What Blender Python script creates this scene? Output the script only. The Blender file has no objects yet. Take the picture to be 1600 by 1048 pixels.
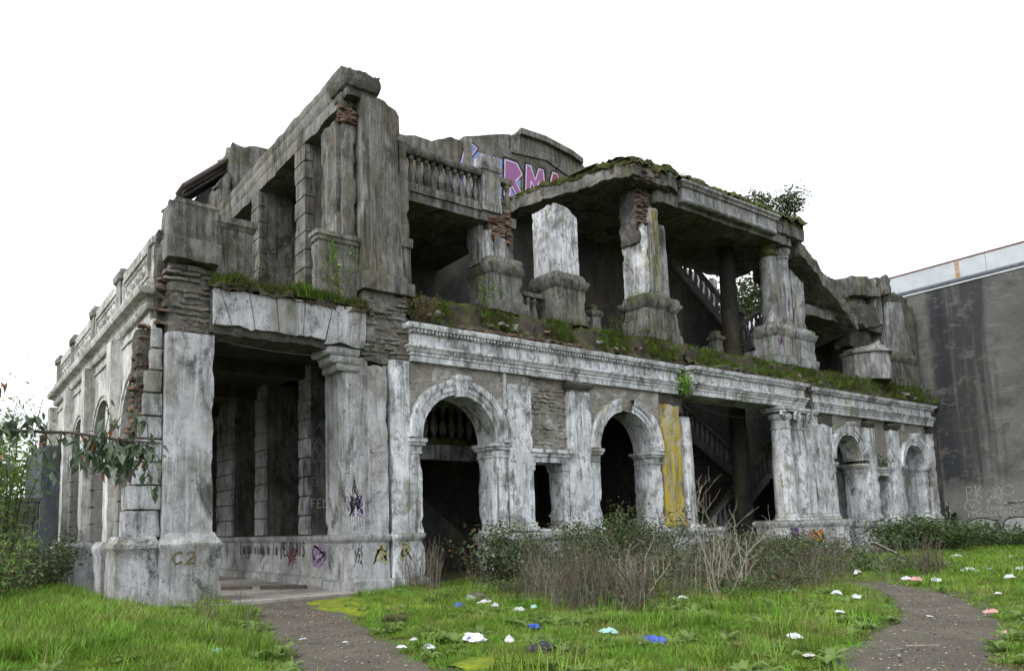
import bpy, bmesh, math, random
import numpy as np
from mathutils import Vector, Matrix, noise

random.seed(7)
rng = np.random.default_rng(11)
sc = bpy.context.scene
COL = sc.collection

# ---------------------------------------------------------------- camera
F_PX, CX, CY = 1170.0, 708.0, 693.0
yaw, pitch, roll = math.radians(35.1), math.radians(6.5), math.radians(-1.48)
Fv = Vector((math.sin(yaw)*math.cos(pitch), math.cos(yaw)*math.cos(pitch), math.sin(pitch)))
R0 = Vector((math.cos(yaw), -math.sin(yaw), 0)); U0 = R0.cross(Fv)
Rv = math.cos(roll)*R0 + math.sin(roll)*U0
Uv = -math.sin(roll)*R0 + math.cos(roll)*U0
cam = bpy.data.cameras.new('camera'); camo = bpy.data.objects.new('camera', cam); COL.objects.link(camo)
camo.matrix_world = Matrix(((Rv.x, Uv.x, -Fv.x, 0), (Rv.y, Uv.y, -Fv.y, 0), (Rv.z, Uv.z, -Fv.z, 1.6), (0, 0, 0, 1)))
cam.sensor_fit = 'HORIZONTAL'; cam.sensor_width = 36.0
cam.lens = F_PX/1600*36
cam.shift_x = (800-CX)/1600; cam.shift_y = (CY-524)/1600
cam.clip_end = 2000
sc.camera = camo

# ---------------------------------------------------------------- sky and sun (bright overcast)
SUN_EL, SUN_AZ = math.radians(42), math.radians(-82)      # azimuth measured from +Y towards +X
w = bpy.data.worlds.new('World'); sc.world = w; w.use_nodes = True
nt = w.node_tree; nt.nodes.clear()
sky = nt.nodes.new('ShaderNodeTexSky'); sky.sky_type = 'NISHITA'; sky.sun_disc = False
sky.sun_elevation = SUN_EL; sky.sun_rotation = SUN_AZ
sky.air_density = 1.0; sky.dust_density = 6.0; sky.ozone_density = 1.0
hs = nt.nodes.new('ShaderNodeHueSaturation'); hs.inputs['Saturation'].default_value = 0.10
mx = nt.nodes.new('ShaderNodeMix'); mx.data_type = 'RGBA'; mx.inputs[0].default_value = 0.75
mx.inputs[7].default_value = (12.2, 12.6, 13.2, 1)        # the cloud layer, an even white
bg = nt.nodes.new('ShaderNodeBackground'); bg.inputs['Strength'].default_value = 0.10
wo = nt.nodes.new('ShaderNodeOutputWorld')
nt.links.new(sky.outputs[0], hs.inputs['Color']); nt.links.new(hs.outputs[0], mx.inputs[6])
nt.links.new(mx.outputs[2], bg.inputs['Color']); nt.links.new(bg.outputs[0], wo.inputs['Surface'])
sun = bpy.data.lights.new('sun', 'SUN'); sun.energy = 1.3; sun.angle = math.radians(22); sun.color = (1, 0.97, 0.92)
suno = bpy.data.objects.new('sun', sun); COL.objects.link(suno)
to_sun = Vector((math.sin(SUN_AZ)*math.cos(SUN_EL), -abs(math.cos(SUN_AZ))*math.cos(SUN_EL), math.sin(SUN_EL)))
sky.sun_rotation = math.atan2(to_sun.x, to_sun.y)
suno.rotation_euler = to_sun.to_track_quat('Z', 'Y').to_euler()
sc.view_settings.view_transform = 'Standard'; sc.view_settings.look = 'None'
sc.view_settings.gamma = 1.0; sc.view_settings.exposure = 0.60
sc.cycles.max_bounces = 6; sc.cycles.diffuse_bounces = 4

# ---------------------------------------------------------------- materials
MATS = {}
class NT:
    def __init__(s, name):
        s.m = bpy.data.materials.new(name); s.m.use_nodes = True
        s.t = s.m.node_tree; s.t.nodes.clear()
        s.out = s.t.nodes.new('ShaderNodeOutputMaterial')
        s.b = s.t.nodes.new('ShaderNodeBsdfPrincipled'); s.t.links.new(s.b.outputs[0], s.out.inputs['Surface'])
        s.b.inputs['Roughness'].default_value = 0.92
        try: s.b.inputs['Specular IOR Level'].default_value = 0.2
        except Exception: pass
        MATS[name] = s.m
    def n(s, typ): return s.t.nodes.new(typ)
    def l(s, a, b): s.t.links.new(a, b)
    def pos(s, scale=(1, 1, 1), local=False):
        if local:
            g = s.n('ShaderNodeTexCoord').outputs['Object']
        else:
            g = s.n('ShaderNodeNewGeometry').outputs['Position']
        v = s.n('ShaderNodeVectorMath'); v.operation = 'MULTIPLY'; v.inputs[1].default_value = scale
        s.l(g, v.inputs[0]); return v.outputs[0]
    def noise(s, vec, scale=1.0, detail=6, rough=.6, dist=0.0):
        t = s.n('ShaderNodeTexNoise'); t.inputs['Scale'].default_value = scale
        t.inputs['Detail'].default_value = detail; t.inputs['Roughness'].default_value = rough
        t.inputs['Distortion'].default_value = dist
        s.l(vec, t.inputs['Vector']); return t.outputs[0]
    def ramp(s, fac, stops):
        r = s.n('ShaderNodeValToRGB'); e = r.color_ramp.elements
        while len(e) > 1: e.remove(e[-1])
        for i, (p, c) in enumerate(stops):
            if isinstance(c, (int, float)): c = (c, c, c)
            if i == 0: el = e[0]; el.position = p
            else: el = e.new(p)
            el.color = (*c, 1)
        s.l(fac, r.inputs[0]); return r.outputs[0]
    def mix(s, fac, a, b, blend='MIX'):
        m = s.n('ShaderNodeMix'); m.data_type = 'RGBA'; m.blend_type = blend
        for sock, val in ((m.inputs[0], fac), (m.inputs[6], a), (m.inputs[7], b)):
            if isinstance(val, (int, float)): sock.default_value = val
            elif isinstance(val, tuple): sock.default_value = (*val, 1)
            else: s.l(val, sock)
        return m.outputs[2]
    def math(s, op, a, b=0.5):
        m = s.n('ShaderNodeMath'); m.operation = op
        for sock, val in ((m.inputs[0], a), (m.inputs[1], b)):
            if isinstance(val, (int, float)): sock.default_value = val
            else: s.l(val, sock)
        return m.outputs[0]
    def bump(s, h, strength=.4, dist=.03):
        b = s.n('ShaderNodeBump'); b.inputs['Strength'].default_value = strength; b.inputs['Distance'].default_value = dist
        s.l(h, b.inputs['Height']); s.l(b.outputs[0], s.b.inputs['Normal'])
    def color(s, c): s.l(c, s.b.inputs['Base Color'])

def weathered(name, light, grey, dark, patch=(.42, .62), streak=(.45, .68), streak_amt=.8, mould=(.56, .66), mould_amt=.8,
              moss=.6, moss_col=(.082, .110, .020), lichen=0.0, lichen_col=(.33, .27, .03), bump=.45, peel=.0, chalk=.0, tint=.42):
    n = NT(name)
    p = n.pos()
    big = n.noise(p, .9, 10, .70, .4)
    mid = n.noise(n.pos((1, 1, .55)), 1.9, 9, .7, .6)
    stk = n.noise(n.pos((6.5, 6.5, .42)), 1.0, 9, .72, .6)
    stk2 = n.noise(n.pos((9, 9, .9)), 1.0, 8, .7, 1.2)
    fine = n.noise(p, 22, 6, .7)
    spk = n.noise(p, 48, 3, .6)
    c = n.mix(n.ramp(big, [(patch[0], 0.), (patch[1], 1.)]), light, grey)
    c = n.mix(n.ramp(mid, [(.50, 0.), (.57, .5)]), c, grey)
    if peel:      # paint skin flaked off in hard-edged islands
        pl = n.noise(n.pos((1, 1, .6)), 3.6, 12, .76, .4)
        c = n.mix(n.math('MULTIPLY', n.ramp(pl, [(.545, 0.), (.56, 1.)]), peel), c, tuple(x*.55 for x in grey))
    if chalk:     # pale lime runs
        ck = n.noise(n.pos((9, 9, .45)), 1.0, 9, .70, .8)
        c = n.mix(n.math('MULTIPLY', n.ramp(ck, [(.55, 0.), (.66, 1.)]), chalk), c, tuple(min(.8, x*1.35) for x in light))
    sm = n.math('MULTIPLY', n.ramp(stk, [(streak[0], 0.), (streak[1], 1.)]), n.ramp(n.noise(n.pos((.7, .7, .55)), 1.0, 5, .6), [(.38, .15), (.58, 1.)]))
    c = n.mix(n.math('MULTIPLY', sm, streak_amt), c, dark)
    c = n.mix(n.math('MULTIPLY', n.ramp(stk2, [(.53, 0.), (.66, 1.)]), .42*streak_amt), c, dark)
    # black mould: clouds broken into specks
    mb = n.math('ADD', n.math('MULTIPLY', n.noise(n.pos((1, 1, .6)), 1.15, 9, .72, .8), .66), n.math('MULTIPLY', n.noise(p, 60, 3, .7), .36))
    c = n.mix(n.math('MULTIPLY', n.ramp(mb, [(mould[0], 0.), (mould[1], 1.)]), mould_amt), c, (.022, .022, .020))
    pit = n.noise(p, 7.5, 4, .55)
    c = n.mix(n.ramp(pit, [(.66, 0.), (.70, .75)]), c, dark)
    c = n.mix(n.math('MULTIPLY', n.ramp(fine, [(.35, 1.), (.6, 0.)]), .22), c, dark)
    br = n.noise(n.pos((1, 1, .4)), .8, 8, .68, .6)
    c = n.mix(n.math('MULTIPLY', n.ramp(br, [(.48, 0.), (.64, 1.)]), tint), c, (.155, .125, .078))
    if lichen:
        ln = n.noise(n.pos((1.7, 1.7, .34)), 1.0, 7, .65, .5)
        c = n.mix(n.math('MULTIPLY', n.ramp(ln, [(.60, 0.), (.68, 1.)]), lichen), c, lichen_col)
    if moss:
        g = n.n('ShaderNodeNewGeometry'); sx = n.n('ShaderNodeSeparateXYZ'); n.l(g.outputs['Normal'], sx.inputs[0])
        up = n.ramp(n.math('ADD', sx.outputs[2], n.math('MULTIPLY', n.math('SUBTRACT', n.noise(p, 3.2, 6, .7), .5), 1.6)), [(.45, 0.), (.80, 1.)])
        mc = n.mix(n.noise(p, 9, 4, .6), moss_col, tuple(x*.35 for x in moss_col))
        c = n.mix(n.math('MULTIPLY', up, moss), c, mc)
        c = n.mix(n.math('MULTIPLY', n.ramp(n.noise(p, .9, 8, .7, .3), [(.54, 0.), (.68, 1.)]), .55*moss), c, tuple(x*.9 for x in moss_col))
    n.color(c)
    h = n.math('ADD', n.math('MULTIPLY', fine, .5), n.math('ADD', n.math('MULTIPLY', mid, .7), n.math('MULTIPLY', pit, -.35)))
    if peel: h = n.math('SUBTRACT', h, n.math('MULTIPLY', n.ramp(pl, [(.545, 0.), (.56, 1.)]), .25))
    n.bump(h, bump, .05)
    return n.m

weathered('plaster', (.78, .80, .84), (.42, .435, .455), (.075, .075, .072), patch=(.49, .62), streak=(.51, .61), streak_amt=.80, mould=(.54, .61), mould_amt=.85, moss=.7, lichen=.5, peel=.75, chalk=.8, tint=.25)
weathered('plaster_pier', (.54, .55, .575), (.33, .335, .34), (.04, .04, .038), patch=(.45, .60), streak=(.51, .64), streak_amt=.6, mould=(.535, .605), mould_amt=.9, moss=.4, peel=.4, chalk=.5)
weathered('plaster_yellow', (.47, .37, .05), (.48, .46, .37), (.10, .085, .05), patch=(.52, .60), streak=(.50, .62), streak_amt=.7, mould=(.55, .62), moss=.2, peel=.7, tint=.0, chalk=.3)
weathered('side_plaster', (.74, .74, .72), (.48, .48, .465), (.09, .09, .085), patch=(.47, .62), streak=(.50, .62), streak_amt=.75, mould=(.54, .61), mould_amt=.7, moss=.3, peel=.4)
weathered('side_plaster_shaded', (.36, .36, .35), (.24, .24, .235), (.06, .06, .06), streak_amt=.5, mould=(.55, .63), moss=.4)  # flank plaster with the shade of the arch reveals put into a greyer colour
weathered('concrete', (.265, .262, .248), (.130, .128, .119), (.022, .022, .020), patch=(.42, .60), streak=(.47, .58), streak_amt=.80, mould=(.52, .595), mould_amt=.85, moss=.9, lichen=.25, peel=.45, chalk=.5, tint=.30)
weathered('concrete_pale', (.50, .51, .525), (.26, .262, .262), (.035, .035, .034), patch=(.40, .58), streak=(.46, .59), streak_amt=.8, mould=(.53, .60), mould_amt=.8, moss=.9, lichen=.35, peel=.5, chalk=.6)
def rubble_mat(name='rubble', k=1.0):
    n = NT(name); p = n.pos()
    wob = n.n('ShaderNodeVectorMath'); wob.operation = 'ADD'
    nz = n.n('ShaderNodeTexNoise'); nz.inputs['Scale'].default_value = 4.0; nz.inputs['Detail'].default_value = 4; n.l(p, nz.inputs['Vector'])
    sc_ = n.n('ShaderNodeVectorMath'); sc_.operation = 'SCALE'; sc_.inputs['Scale'].default_value = .22; n.l(nz.outputs['Color'], sc_.inputs[0])
    n.l(p, wob.inputs[0]); n.l(sc_.outputs[0], wob.inputs[1])
    st = n.n('ShaderNodeVectorMath'); st.operation = 'MULTIPLY'; st.inputs[1].default_value = (4.2, 4.2, 9.5); n.l(wob.outputs[0], st.inputs[0])
    ve = n.n('ShaderNodeTexVoronoi'); ve.feature = 'DISTANCE_TO_EDGE'; n.l(st.outputs[0], ve.inputs['Vector'])
    vc = n.n('ShaderNodeTexVoronoi'); n.l(st.outputs[0], vc.inputs['Vector'])
    sep = n.n('ShaderNodeSeparateColor'); n.l(vc.outputs['Color'], sep.inputs[0])
    fine = n.noise(p, 18, 7, .75); big = n.noise(p, .9, 7, .65, .4)
    c = n.ramp(sep.outputs[0], [(0., (.105*k, .100*k, .092*k)), (.45, (.165*k, .156*k, .142*k)), (.8, (.215*k, .203*k, .183*k)), (1., (.20*k, .15*k, .12*k))])
    c = n.mix(n.ramp(big, [(.42, 0.), (.60, .8)]), c, (.13*k, .125*k, .115*k))
    c = n.mix(n.ramp(ve.outputs['Distance'], [(.0, .8), (.10 if k > 1.2 else .14, 0.)]), c, (.055*k, .052*k, .046*k))
    c = n.mix(n.math('MULTIPLY', n.ramp(fine, [(.38, 1.), (.58, 0.)]), .65 if k < 1.5 else .38), c, (.03*k, .029*k, .026*k))
    c = n.mix(n.math('MULTIPLY', n.ramp(n.noise(p, 1.6, 8, .7, .5), [(.52, 0.), (.62, 1.)]), .75), c, (.24*k, .237*k, .228*k))
    g = n.n('ShaderNodeNewGeometry'); sx = n.n('ShaderNodeSeparateXYZ'); n.l(g.outputs['Normal'], sx.inputs[0])
    up = n.ramp(n.math('ADD', sx.outputs[2], n.math('MULTIPLY', n.math('SUBTRACT', n.noise(p, 3.2, 6, .7), .5), 2.0)), [(.50, 0.), (.85, .9)])
    c = n.mix(up, c, (.075, .092, .024))
    c = n.mix(n.math('MULTIPLY', n.ramp(n.noise(p, .9, 8, .7, .3), [(.55, 0.), (.66, 1.)]), .5 if k < 1.5 else .3), c, (.075, .088, .030))
    n.color(c)
    n.bump(n.math('ADD', n.ramp(ve.outputs['Distance'], [(.0, 0.), (.22, 1.)]), n.math('MULTIPLY', fine, 1.2)), .9, .016)
rubble_mat()
rubble_mat('rubble_pale', 2.7)
rubble_mat('rubble_mid', 1.7)
weathered('interior_shaded', (.060, .059, .057), (.040, .039, .038), (.014, .014, .014), streak_amt=.6, mould=(.52, .60), mould_amt=.7, moss=.2)  # concrete of the rooms, indoor shade darkened into its colour
weathered('floor_concrete', (.40, .385, .355), (.27, .26, .235), (.09, .085, .07), streak_amt=.0, mould=(.58, .64), mould_amt=.5, moss=0, peel=.4)
weathered('stair', (.27, .275, .28), (.17, .172, .175), (.035, .035, .036), streak_amt=.6, mould=(.56, .64), mould_amt=.5, moss=.5)
weathered('blue_wall', (.13, .155, .19), (.10, .11, .125), (.03, .035, .04), streak=(.46, .62), moss=.2)

weathered('pier_lichen', (.48, .47, .40), (.26, .262, .25), (.04, .04, .036), streak=(.47, .58), streak_amt=.8, mould=(.54, .61), moss=.6, lichen=.0, peel=.4, chalk=.3, tint=.2)
weathered('lichen_run', (.40, .33, .05), (.40, .40, .34), (.08, .08, .05), patch=(.44, .56), streak=(.44, .56), streak_amt=.85, mould=(.53, .60), moss=.5, moss_col=(.16, .15, .02), peel=.7, tint=0)
def neighbour_wall():
    n = NT('neighbour_wall'); p = n.pos()
    a = n.noise(p, .35, 8, .6, .3); hband = n.noise(n.pos((.5, .5, 7)), 1.0, 8, .7, .8)
    stk = n.noise(n.pos((1.1, 1.1, .05)), 1.0, 5, .55)
    c = n.mix(n.ramp(a, [(.38, 0.), (.62, 1.)]), (.152, .150, .145), (.100, .099, .096))
    c = n.mix(n.math('MULTIPLY', n.ramp(hband, [(.56, 0.), (.70, 1.)]), .45), c, (.24, .235, .22))
    c = n.mix(n.math('MULTIPLY', n.ramp(stk, [(.50, 0.), (.60, 1.)]), .85), c, (.030, .031, .034))
    # one wide soot-black run down the corner
    g = n.n('ShaderNodeNewGeometry'); sx = n.n('ShaderNodeSeparateXYZ'); n.l(g.outputs['Position'], sx.inputs[0])
    d = n.math('ABSOLUTE', n.math('SUBTRACT', n.math('ADD', sx.outputs[1], n.math('MULTIPLY', n.noise(n.pos((1, 1, .5)), 1.2, 4, .6), .8)), 17.55), 0)
    c = n.mix(n.ramp(d, [(.25, .9), (.55, 0.)]), c, (.026, .028, .034))
    bl = n.noise(p, .8, 9, .7, .6)
    c = n.mix(n.math('MULTIPLY', n.ramp(bl, [(.50, 0.), (.62, 1.)]), .7), c, (.055, .054, .052))
    bl2 = n.noise(n.pos((1, 1, 1.6)), 1.3, 10, .72, .5)
    c = n.mix(n.math('MULTIPLY', n.ramp(bl2, [(.54, 0.), (.62, 1.)]), .32), c, (.24, .235, .22))
    zz = n.math('ADD', sx.outputs[2], n.math('MULTIPLY', n.noise(n.pos((1, 1, 1)), 1.4, 8, .7), 1.6))
    c = n.mix(n.ramp(zz, [(.34, .75), (.42, 0.)]) if False else n.math('MULTIPLY', n.ramp(n.math('MULTIPLY', zz, .1), [(.36, 1.), (.43, 0.)]), .6), c, (.225, .22, .205))
    rust = n.noise(n.pos((.8, .8, .12)), 1.0, 6, .6)
    c = n.mix(n.math('MULTIPLY', n.ramp(rust, [(.66, 0.), (.74, 1.)]), .5), c, (.16, .09, .035))
    spk = n.noise(p, 30, 5, .7)
    c = n.mix(n.math('MULTIPLY', n.ramp(spk, [(.4, 1.), (.6, 0.)]), .3), c, (.04, .04, .04))
    n.color(c); n.bump(n.math('ADD', hband, n.math('MULTIPLY', spk, .5)), .5, .05)
neighbour_wall()

def simple(name, col, rough=.85, var=.25, scale=8, bump=.2, col2=None, rnd=0.0, transl=0.0, spec=None, local=False):
    n = NT(name); p = n.pos(local=local)
    f = n.noise(p, scale, 6, .65)
    c2 = col2 or tuple(x*(1-var*1.6) for x in col)
    c = n.mix(n.ramp(f, [(.36, 0.), (.64, 1.)]), col, c2)
    if rnd:
        oi = n.n('ShaderNodeObjectInfo')
        hv = n.n('ShaderNodeHueSaturation')
        n.l(c, hv.inputs['Color'])
        n.l(n.math('ADD', n.math('MULTIPLY', oi.outputs['Random'], rnd*1.6), 1-rnd*.8), hv.inputs['Value'])
        n.l(n.math('ADD', n.math('MULTIPLY', oi.outputs['Random'], .05*min(1, rnd)), .5-.025*min(1, rnd)), hv.inputs['Hue'])
        c = hv.outputs[0]
    n.color(c); n.b.inputs['Roughness'].default_value = rough
    if spec is not None: n.b.inputs['Specular IOR Level'].default_value = spec
    if bump: n.bump(f, bump, .03)
    if transl:
        tr = n.n('ShaderNodeBsdfTranslucent'); n.l(c, tr.inputs['Color'])
        ms = n.n('ShaderNodeMixShader'); ms.inputs[0].default_value = transl
        n.l(n.b.outputs[0], ms.inputs[1]); n.l(tr.outputs[0], ms.inputs[2]); n.l(ms.outputs[0], n.out.inputs['Surface'])
    return n.m
simple('brick_red', (.155, .085, .062), .95, .35, 6, .9, (.12, .105, .088), rnd=.6)
simple('brick_grey', (.270, .255, .230), .95, .35, 7, 1.0, (.105, .099, .090), rnd=.5)
simple('ground_soil', (.062, .070, .024), .95, .3, 2.5, .8, (.075, .060, .040))
simple('moss', (.105, .135, .016), .95, .3, 6, 1.0, (.045, .062, .012))
simple('moss_dark', (.085, .100, .024), .95, .3, 5, 1.0, (.030, .028, .018))
weathered('ledge_soil', (.085, .076, .060), (.052, .047, .037), (.018, .017, .013), streak_amt=.2, mould=(.52, .60), mould_amt=.7, moss=1.0, moss_col=(.085, .105, .018), bump=1.0, peel=.9, tint=.3)
simple('moss_yellow', (.20, .23, .018), .95, .3, 5, .8, (.085, .13, .016))
simple('grass_blade', (.110, .235, .024), .6, .2, .9, 0, (.20, .29, .045), rnd=.6, transl=.3)
simple('grass_pale', (.27, .25, .10), .7, .2, 1.3, 0, (.14, .20, .04), rnd=.4, transl=.2)
simple('ledge_blade', (.085, .130, .022), .7, .2, 1.6, 0, (.110, .095, .045), rnd=.5, transl=.25)
simple('dry_stalk', (.185, .162, .130), .85, .3, 6, .3, (.085, .075, .060), rnd=.5)
simple('pale_stalk', (.36, .33, .28), .85, .3, 6, .3, (.22, .20, .17))
simple('cane', (.090, .060, .042), .8, .3, 6, .3, (.06, .05, .03))
simple('bark', (.105, .090, .075), .9, .35, 14, .8, (.05, .045, .04))
def leafmat(name, a, b, red=0.0, transl=.3, rough=.45):
    n = NT(name)
    g = n.n('ShaderNodeNewGeometry')
    r = g.outputs['Random Per Island']
    c = n.mix(r, a, b)
    if red: c = n.mix(n.ramp(r, [(1-red, 0.), (1-red+.01, 1.)]), c, (.26, .09, .03))
    n.color(c); n.b.inputs['Roughness'].default_value = rough; n.b.inputs['Specular IOR Level'].default_value = .4
    tr = n.n('ShaderNodeBsdfTranslucent'); n.l(c, tr.inputs['Color'])
    ms = n.n('ShaderNodeMixShader'); ms.inputs[0].default_value = transl
    n.l(n.b.outputs[0], ms.inputs[1]); n.l(tr.outputs[0], ms.inputs[2]); n.l(ms.outputs[0], n.out.inputs['Surface'])
leafmat('leaf_bramble', (.034, .062, .024), (.105, .140, .050), red=.025)
leafmat('leaf_bush', (.036, .070, .020), (.085, .135, .036))
leafmat('leaf_light', (.095, .165, .030), (.20, .30, .075), transl=.45)
leafmat('leaf_branch', (.050, .085, .050), (.115, .155, .090), red=.06, transl=.25)
leafmat('leaf_tree', (.030, .050, .018), (.070, .100, .032))
leafmat('leaf_red', (.20, .075, .055), (.12, .14, .04), transl=.3)
leafmat('leaf_fresh', (.13, .27, .03), (.22, .36, .05), transl=.4)
def litter_mat(name, col, rough=.45):
    simple(name, col, rough, .22, 9, .8, spec=.4, local=True)
litter_mat('plastic_white', (.64, .65, .66)); litter_mat('plastic_blue', (.045, .10, .46)); litter_mat('plastic_teal', (.36, .60, .54))
litter_mat('plastic_black', (.022, .023, .028), .35); litter_mat('plastic_pink', (.62, .33, .32)); litter_mat('plastic_yellow', (.60, .45, .05))
litter_mat('plastic_lilac', (.55, .53, .62)); litter_mat('paper', (.60, .57, .50), .9)
def stained_white(name):
    n = NT(name); p = n.pos((1, 1, 1), local=True)
    f = n.noise(p, 5, 6, .6)
    c = n.mix(n.ramp(f, [(.55, 0.), (.62, 1.)]), (.72, .73, .75), (.06, .13, .50)); n.color(c); n.b.inputs['Roughness'].default_value = .45
    n.bump(n.noise(p, 18, 4), .5, .02)
stained_white('plastic_blue_white')
simple('wood', (.16, .105, .065), .9, .4, 6, .6, (.07, .05, .035))
simple('rust_metal', (.115, .078, .062), .8, .4, 4, .4, (.07, .066, .066))
simple('roof_dark', (.075, .066, .060), .9, .4, 4, .4, (.03, .028, .027))
simple('cladding', (.50, .53, .56), .55, .08, .8, .05, (.40, .43, .45))
simple('gutter', (.13, .14, .16), .6, .2, 4, .1)
simple('red_trim', (.20, .08, .07), .7, .2, 4, .1)
simple('rust_stain', (.30, .15, .06), .9, .4, 3, .1, (.45, .38, .30))
simple('wire', (.07, .07, .07), .6, .1, 4, 0)
simple('ink_black', (.030, .030, .032), .8, .1, 9, 0)
simple('ink_brown', (.16, .125, .06), .8, .3, 9, 0)
simple('ink_white', (.62, .62, .62), .8, .2, 9, 0, (.36, .36, .36))
simple('ink_purple', (.30, .17, .42), .8, .2, 9, 0, (.30, .25, .36))
simple('ink_orange', (.78, .33, .08), .8, .15, 9, 0)
simple('ink_yellow', (.38, .35, .10), .8, .3, 9, 0, (.34, .33, .24))
simple('ink_red', (.34, .08, .12), .8, .2, 9, 0)
simple('ink_pink', (.36, .13, .27), .8, .15, 3, 0, (.25, .13, .30))
simple('ink_blue', (.17, .33, .62), .8, .15, 2, 0, (.26, .25, .50))
simple('ink_lilac', (.66, .56, .72), .8, .15, 9, 0)
simple('ink_chalk', (.34, .34, .345), .8, .2, 9, 0)

# ---------------------------------------------------------------- mesh helpers
def N(p, s, o=0.0): return noise.noise(Vector((p[0]*s+o, p[1]*s-o*.7, p[2]*s+o*.3)))
class MB:
    def __init__(s, M=None): s.v = []; s.f = []; s.M = M
    def pt(s, p):
        p = Vector(p)
        if s.M is not None: p = s.M @ p
        s.v.append(p); return len(s.v)-1
    def face(s, *i): s.f.append(tuple(i))
    # a rectangle lofted through (z, offset) levels: piers, pedestals, mouldings, wall blocks
    def loft(s, x0, x1, y0, y1, levels, seg=.22, jit=.006, chip=.03, top=None, bot=None, zseg=None, seed=None, chips=2.6):
        sd = random.random()*50 if seed is None else seed
        if zseg is None: zseg = seg*1.3
        lv = [levels[0]]
        for a, b in zip(levels, levels[1:]):
            k = max(1, min(40, round(abs(b[0]-a[0])/zseg)))
            for i in range(1, k+1): lv.append((a[0]+(b[0]-a[0])*i/k, a[1]+(b[1]-a[1])*i/k))
        nx = max(1, min(160, round((x1-x0)/seg))); ny = max(1, min(120, round((y1-y0)/seg)))
        ring = [(i/nx, 0, 0, -1, i == 0) for i in range(nx)] + [(1, j/ny, 1, 0, j == 0) for j in range(ny)] + \
               [(1-i/nx, 1, 0, 1, i == 0) for i in range(nx)] + [(0, 1-j/ny, -1, 0, j == 0) for j in range(ny)]
        n = len(ring); base = len(s.v); cx, cy = (x0+x1)/2, (y0+y1)/2
        zlo, zhi = lv[0][0], lv[-1][0]
        for (z, off) in lv:
            for (u, v, ax, ay, corner) in ring:
                x = x0-off+(x1-x0+2*off)*u; y = y0-off+(y1-y0+2*off)*v
                q = (x+sd, y, z)
                a = N(q, 1.7)*jit*.45 + N(q, 5.1, 3)*jit*.5 + (N(q, 9, 5)*jit*.9 if jit > .03 else 0)
                if corner:
                    c = max(0., N(q, chips, 9)-.10)*chip*2.2+abs(N(q, 8.5, 2))*chip*.30
                    x += (cx-x)/abs(cx-x+1e-9)*c; y += (cy-y)/abs(cy-y+1e-9)*c
                else:
                    x += ax*a; y += ay*a
                    if z in (zlo, zhi): 
                        c = max(0., N(q, chips*1.3, 5)-.08)*chip*1.4+abs(N(q, 9.5, 2))*chip*.25; x -= ax*c; y -= ay*c
                zz = z + N(q, 2.2, 7)*jit
                if top is not None: zz = min(zz, top(x, y))
                if bot is not None: zz = max(zz, bot(x, y))
                s.pt((x, y, zz))
        L = len(lv)
        for k in range(L-1):
            for i in range(n):
                a = base+k*n+i; b = base+k*n+(i+1) % n
                s.face(a, b, b+n, a+n)
        # caps as inner grids
        for k, flip in ((0, True), (L-1, False)):
            off = lv[k][1]; z = lv[k][0]
            idx = {}
            for i in range(nx+1):
                for j in range(ny+1):
                    if j == 0: r = i if i < nx else nx
                    elif i == nx: r = nx+j
                    elif j == ny: r = nx+ny+(nx-i)
                    elif i == 0: r = 2*nx+ny+(ny-j)
                    else: r = None
                    if r is not None: idx[i, j] = base+k*n+r % n
                    else:
                        x = x0-off+(x1-x0+2*off)*i/nx; y = y0-off+(y1-y0+2*off)*j/ny
                        zz = z+N((x+sd, y, z), 2.2, 7)*jit
                        if not flip and top is not None: zz = min(z+.0, top(x, y))+N((x, y, z), 4)*jit*2
                        if flip and bot is not None: zz = max(z, bot(x, y))
                        idx[i, j] = s.pt((x, y, zz))
            for i in range(nx):
                for j in range(ny):
                    q = (idx[i, j], idx[i+1, j], idx[i+1, j+1], idx[i, j+1])
                    s.face(*(q[::-1] if flip else q))
        return s
    def box(s, x0, x1, y0, y1, z0, z1, **k): return s.loft(x0, x1, y0, y1, [(z0, 0), (z1, 0)], **k)
    def cube(s, x0, x1, y0, y1, z0, z1):
        i = [s.pt(p) for p in ((x0, y0, z0), (x1, y0, z0), (x1, y1, z0), (x0, y1, z0), (x0, y0, z1), (x1, y0, z1), (x1, y1, z1), (x0, y1, z1))]
        for q in ((3, 2, 1, 0), (4, 5, 6, 7), (0, 1, 5, 4), (1, 2, 6, 5), (2, 3, 7, 6), (3, 0, 4, 7)): s.face(*[i[k] for k in q])
        return s
    # a polygon in x,z extruded along y
    def prism(s, poly, y0, y1, jit=0.0):
        n = len(poly); a = []; b = []
        for (x, z) in poly:
            j = N((x, y0, z), 3.1)*jit
            a.append(s.pt((x+j, y0+N((x, z, 1), 2)*jit, z+j))); b.append(s.pt((x+j, y1+N((x, z, 5), 2)*jit, z-j)))
        s.face(*a); s.face(*b[::-1])
        for i in range(n):
            k = (i+1) % n; s.face(a[k], a[i], b[i], b[k])
        return s
    def lathe(s, x, y, z0, prof, n=10, half=None):
        base = len(s.v)
        for (r, z) in prof:
            for i in range(n):
                t = 2*math.pi*i/n; s.pt((x+r*math.cos(t), y+r*math.sin(t), z0+z))
        for k in range(len(prof)-1):
            for i in range(n):
                a = base+k*n+i; b = base+k*n+(i+1) % n; s.face(a, b, b+n, a+n)
        s.face(*[base+i for i in range(n)][::-1]); s.face(*[base+(len(prof)-1)*n+i for i in range(n)])
        return s
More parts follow.
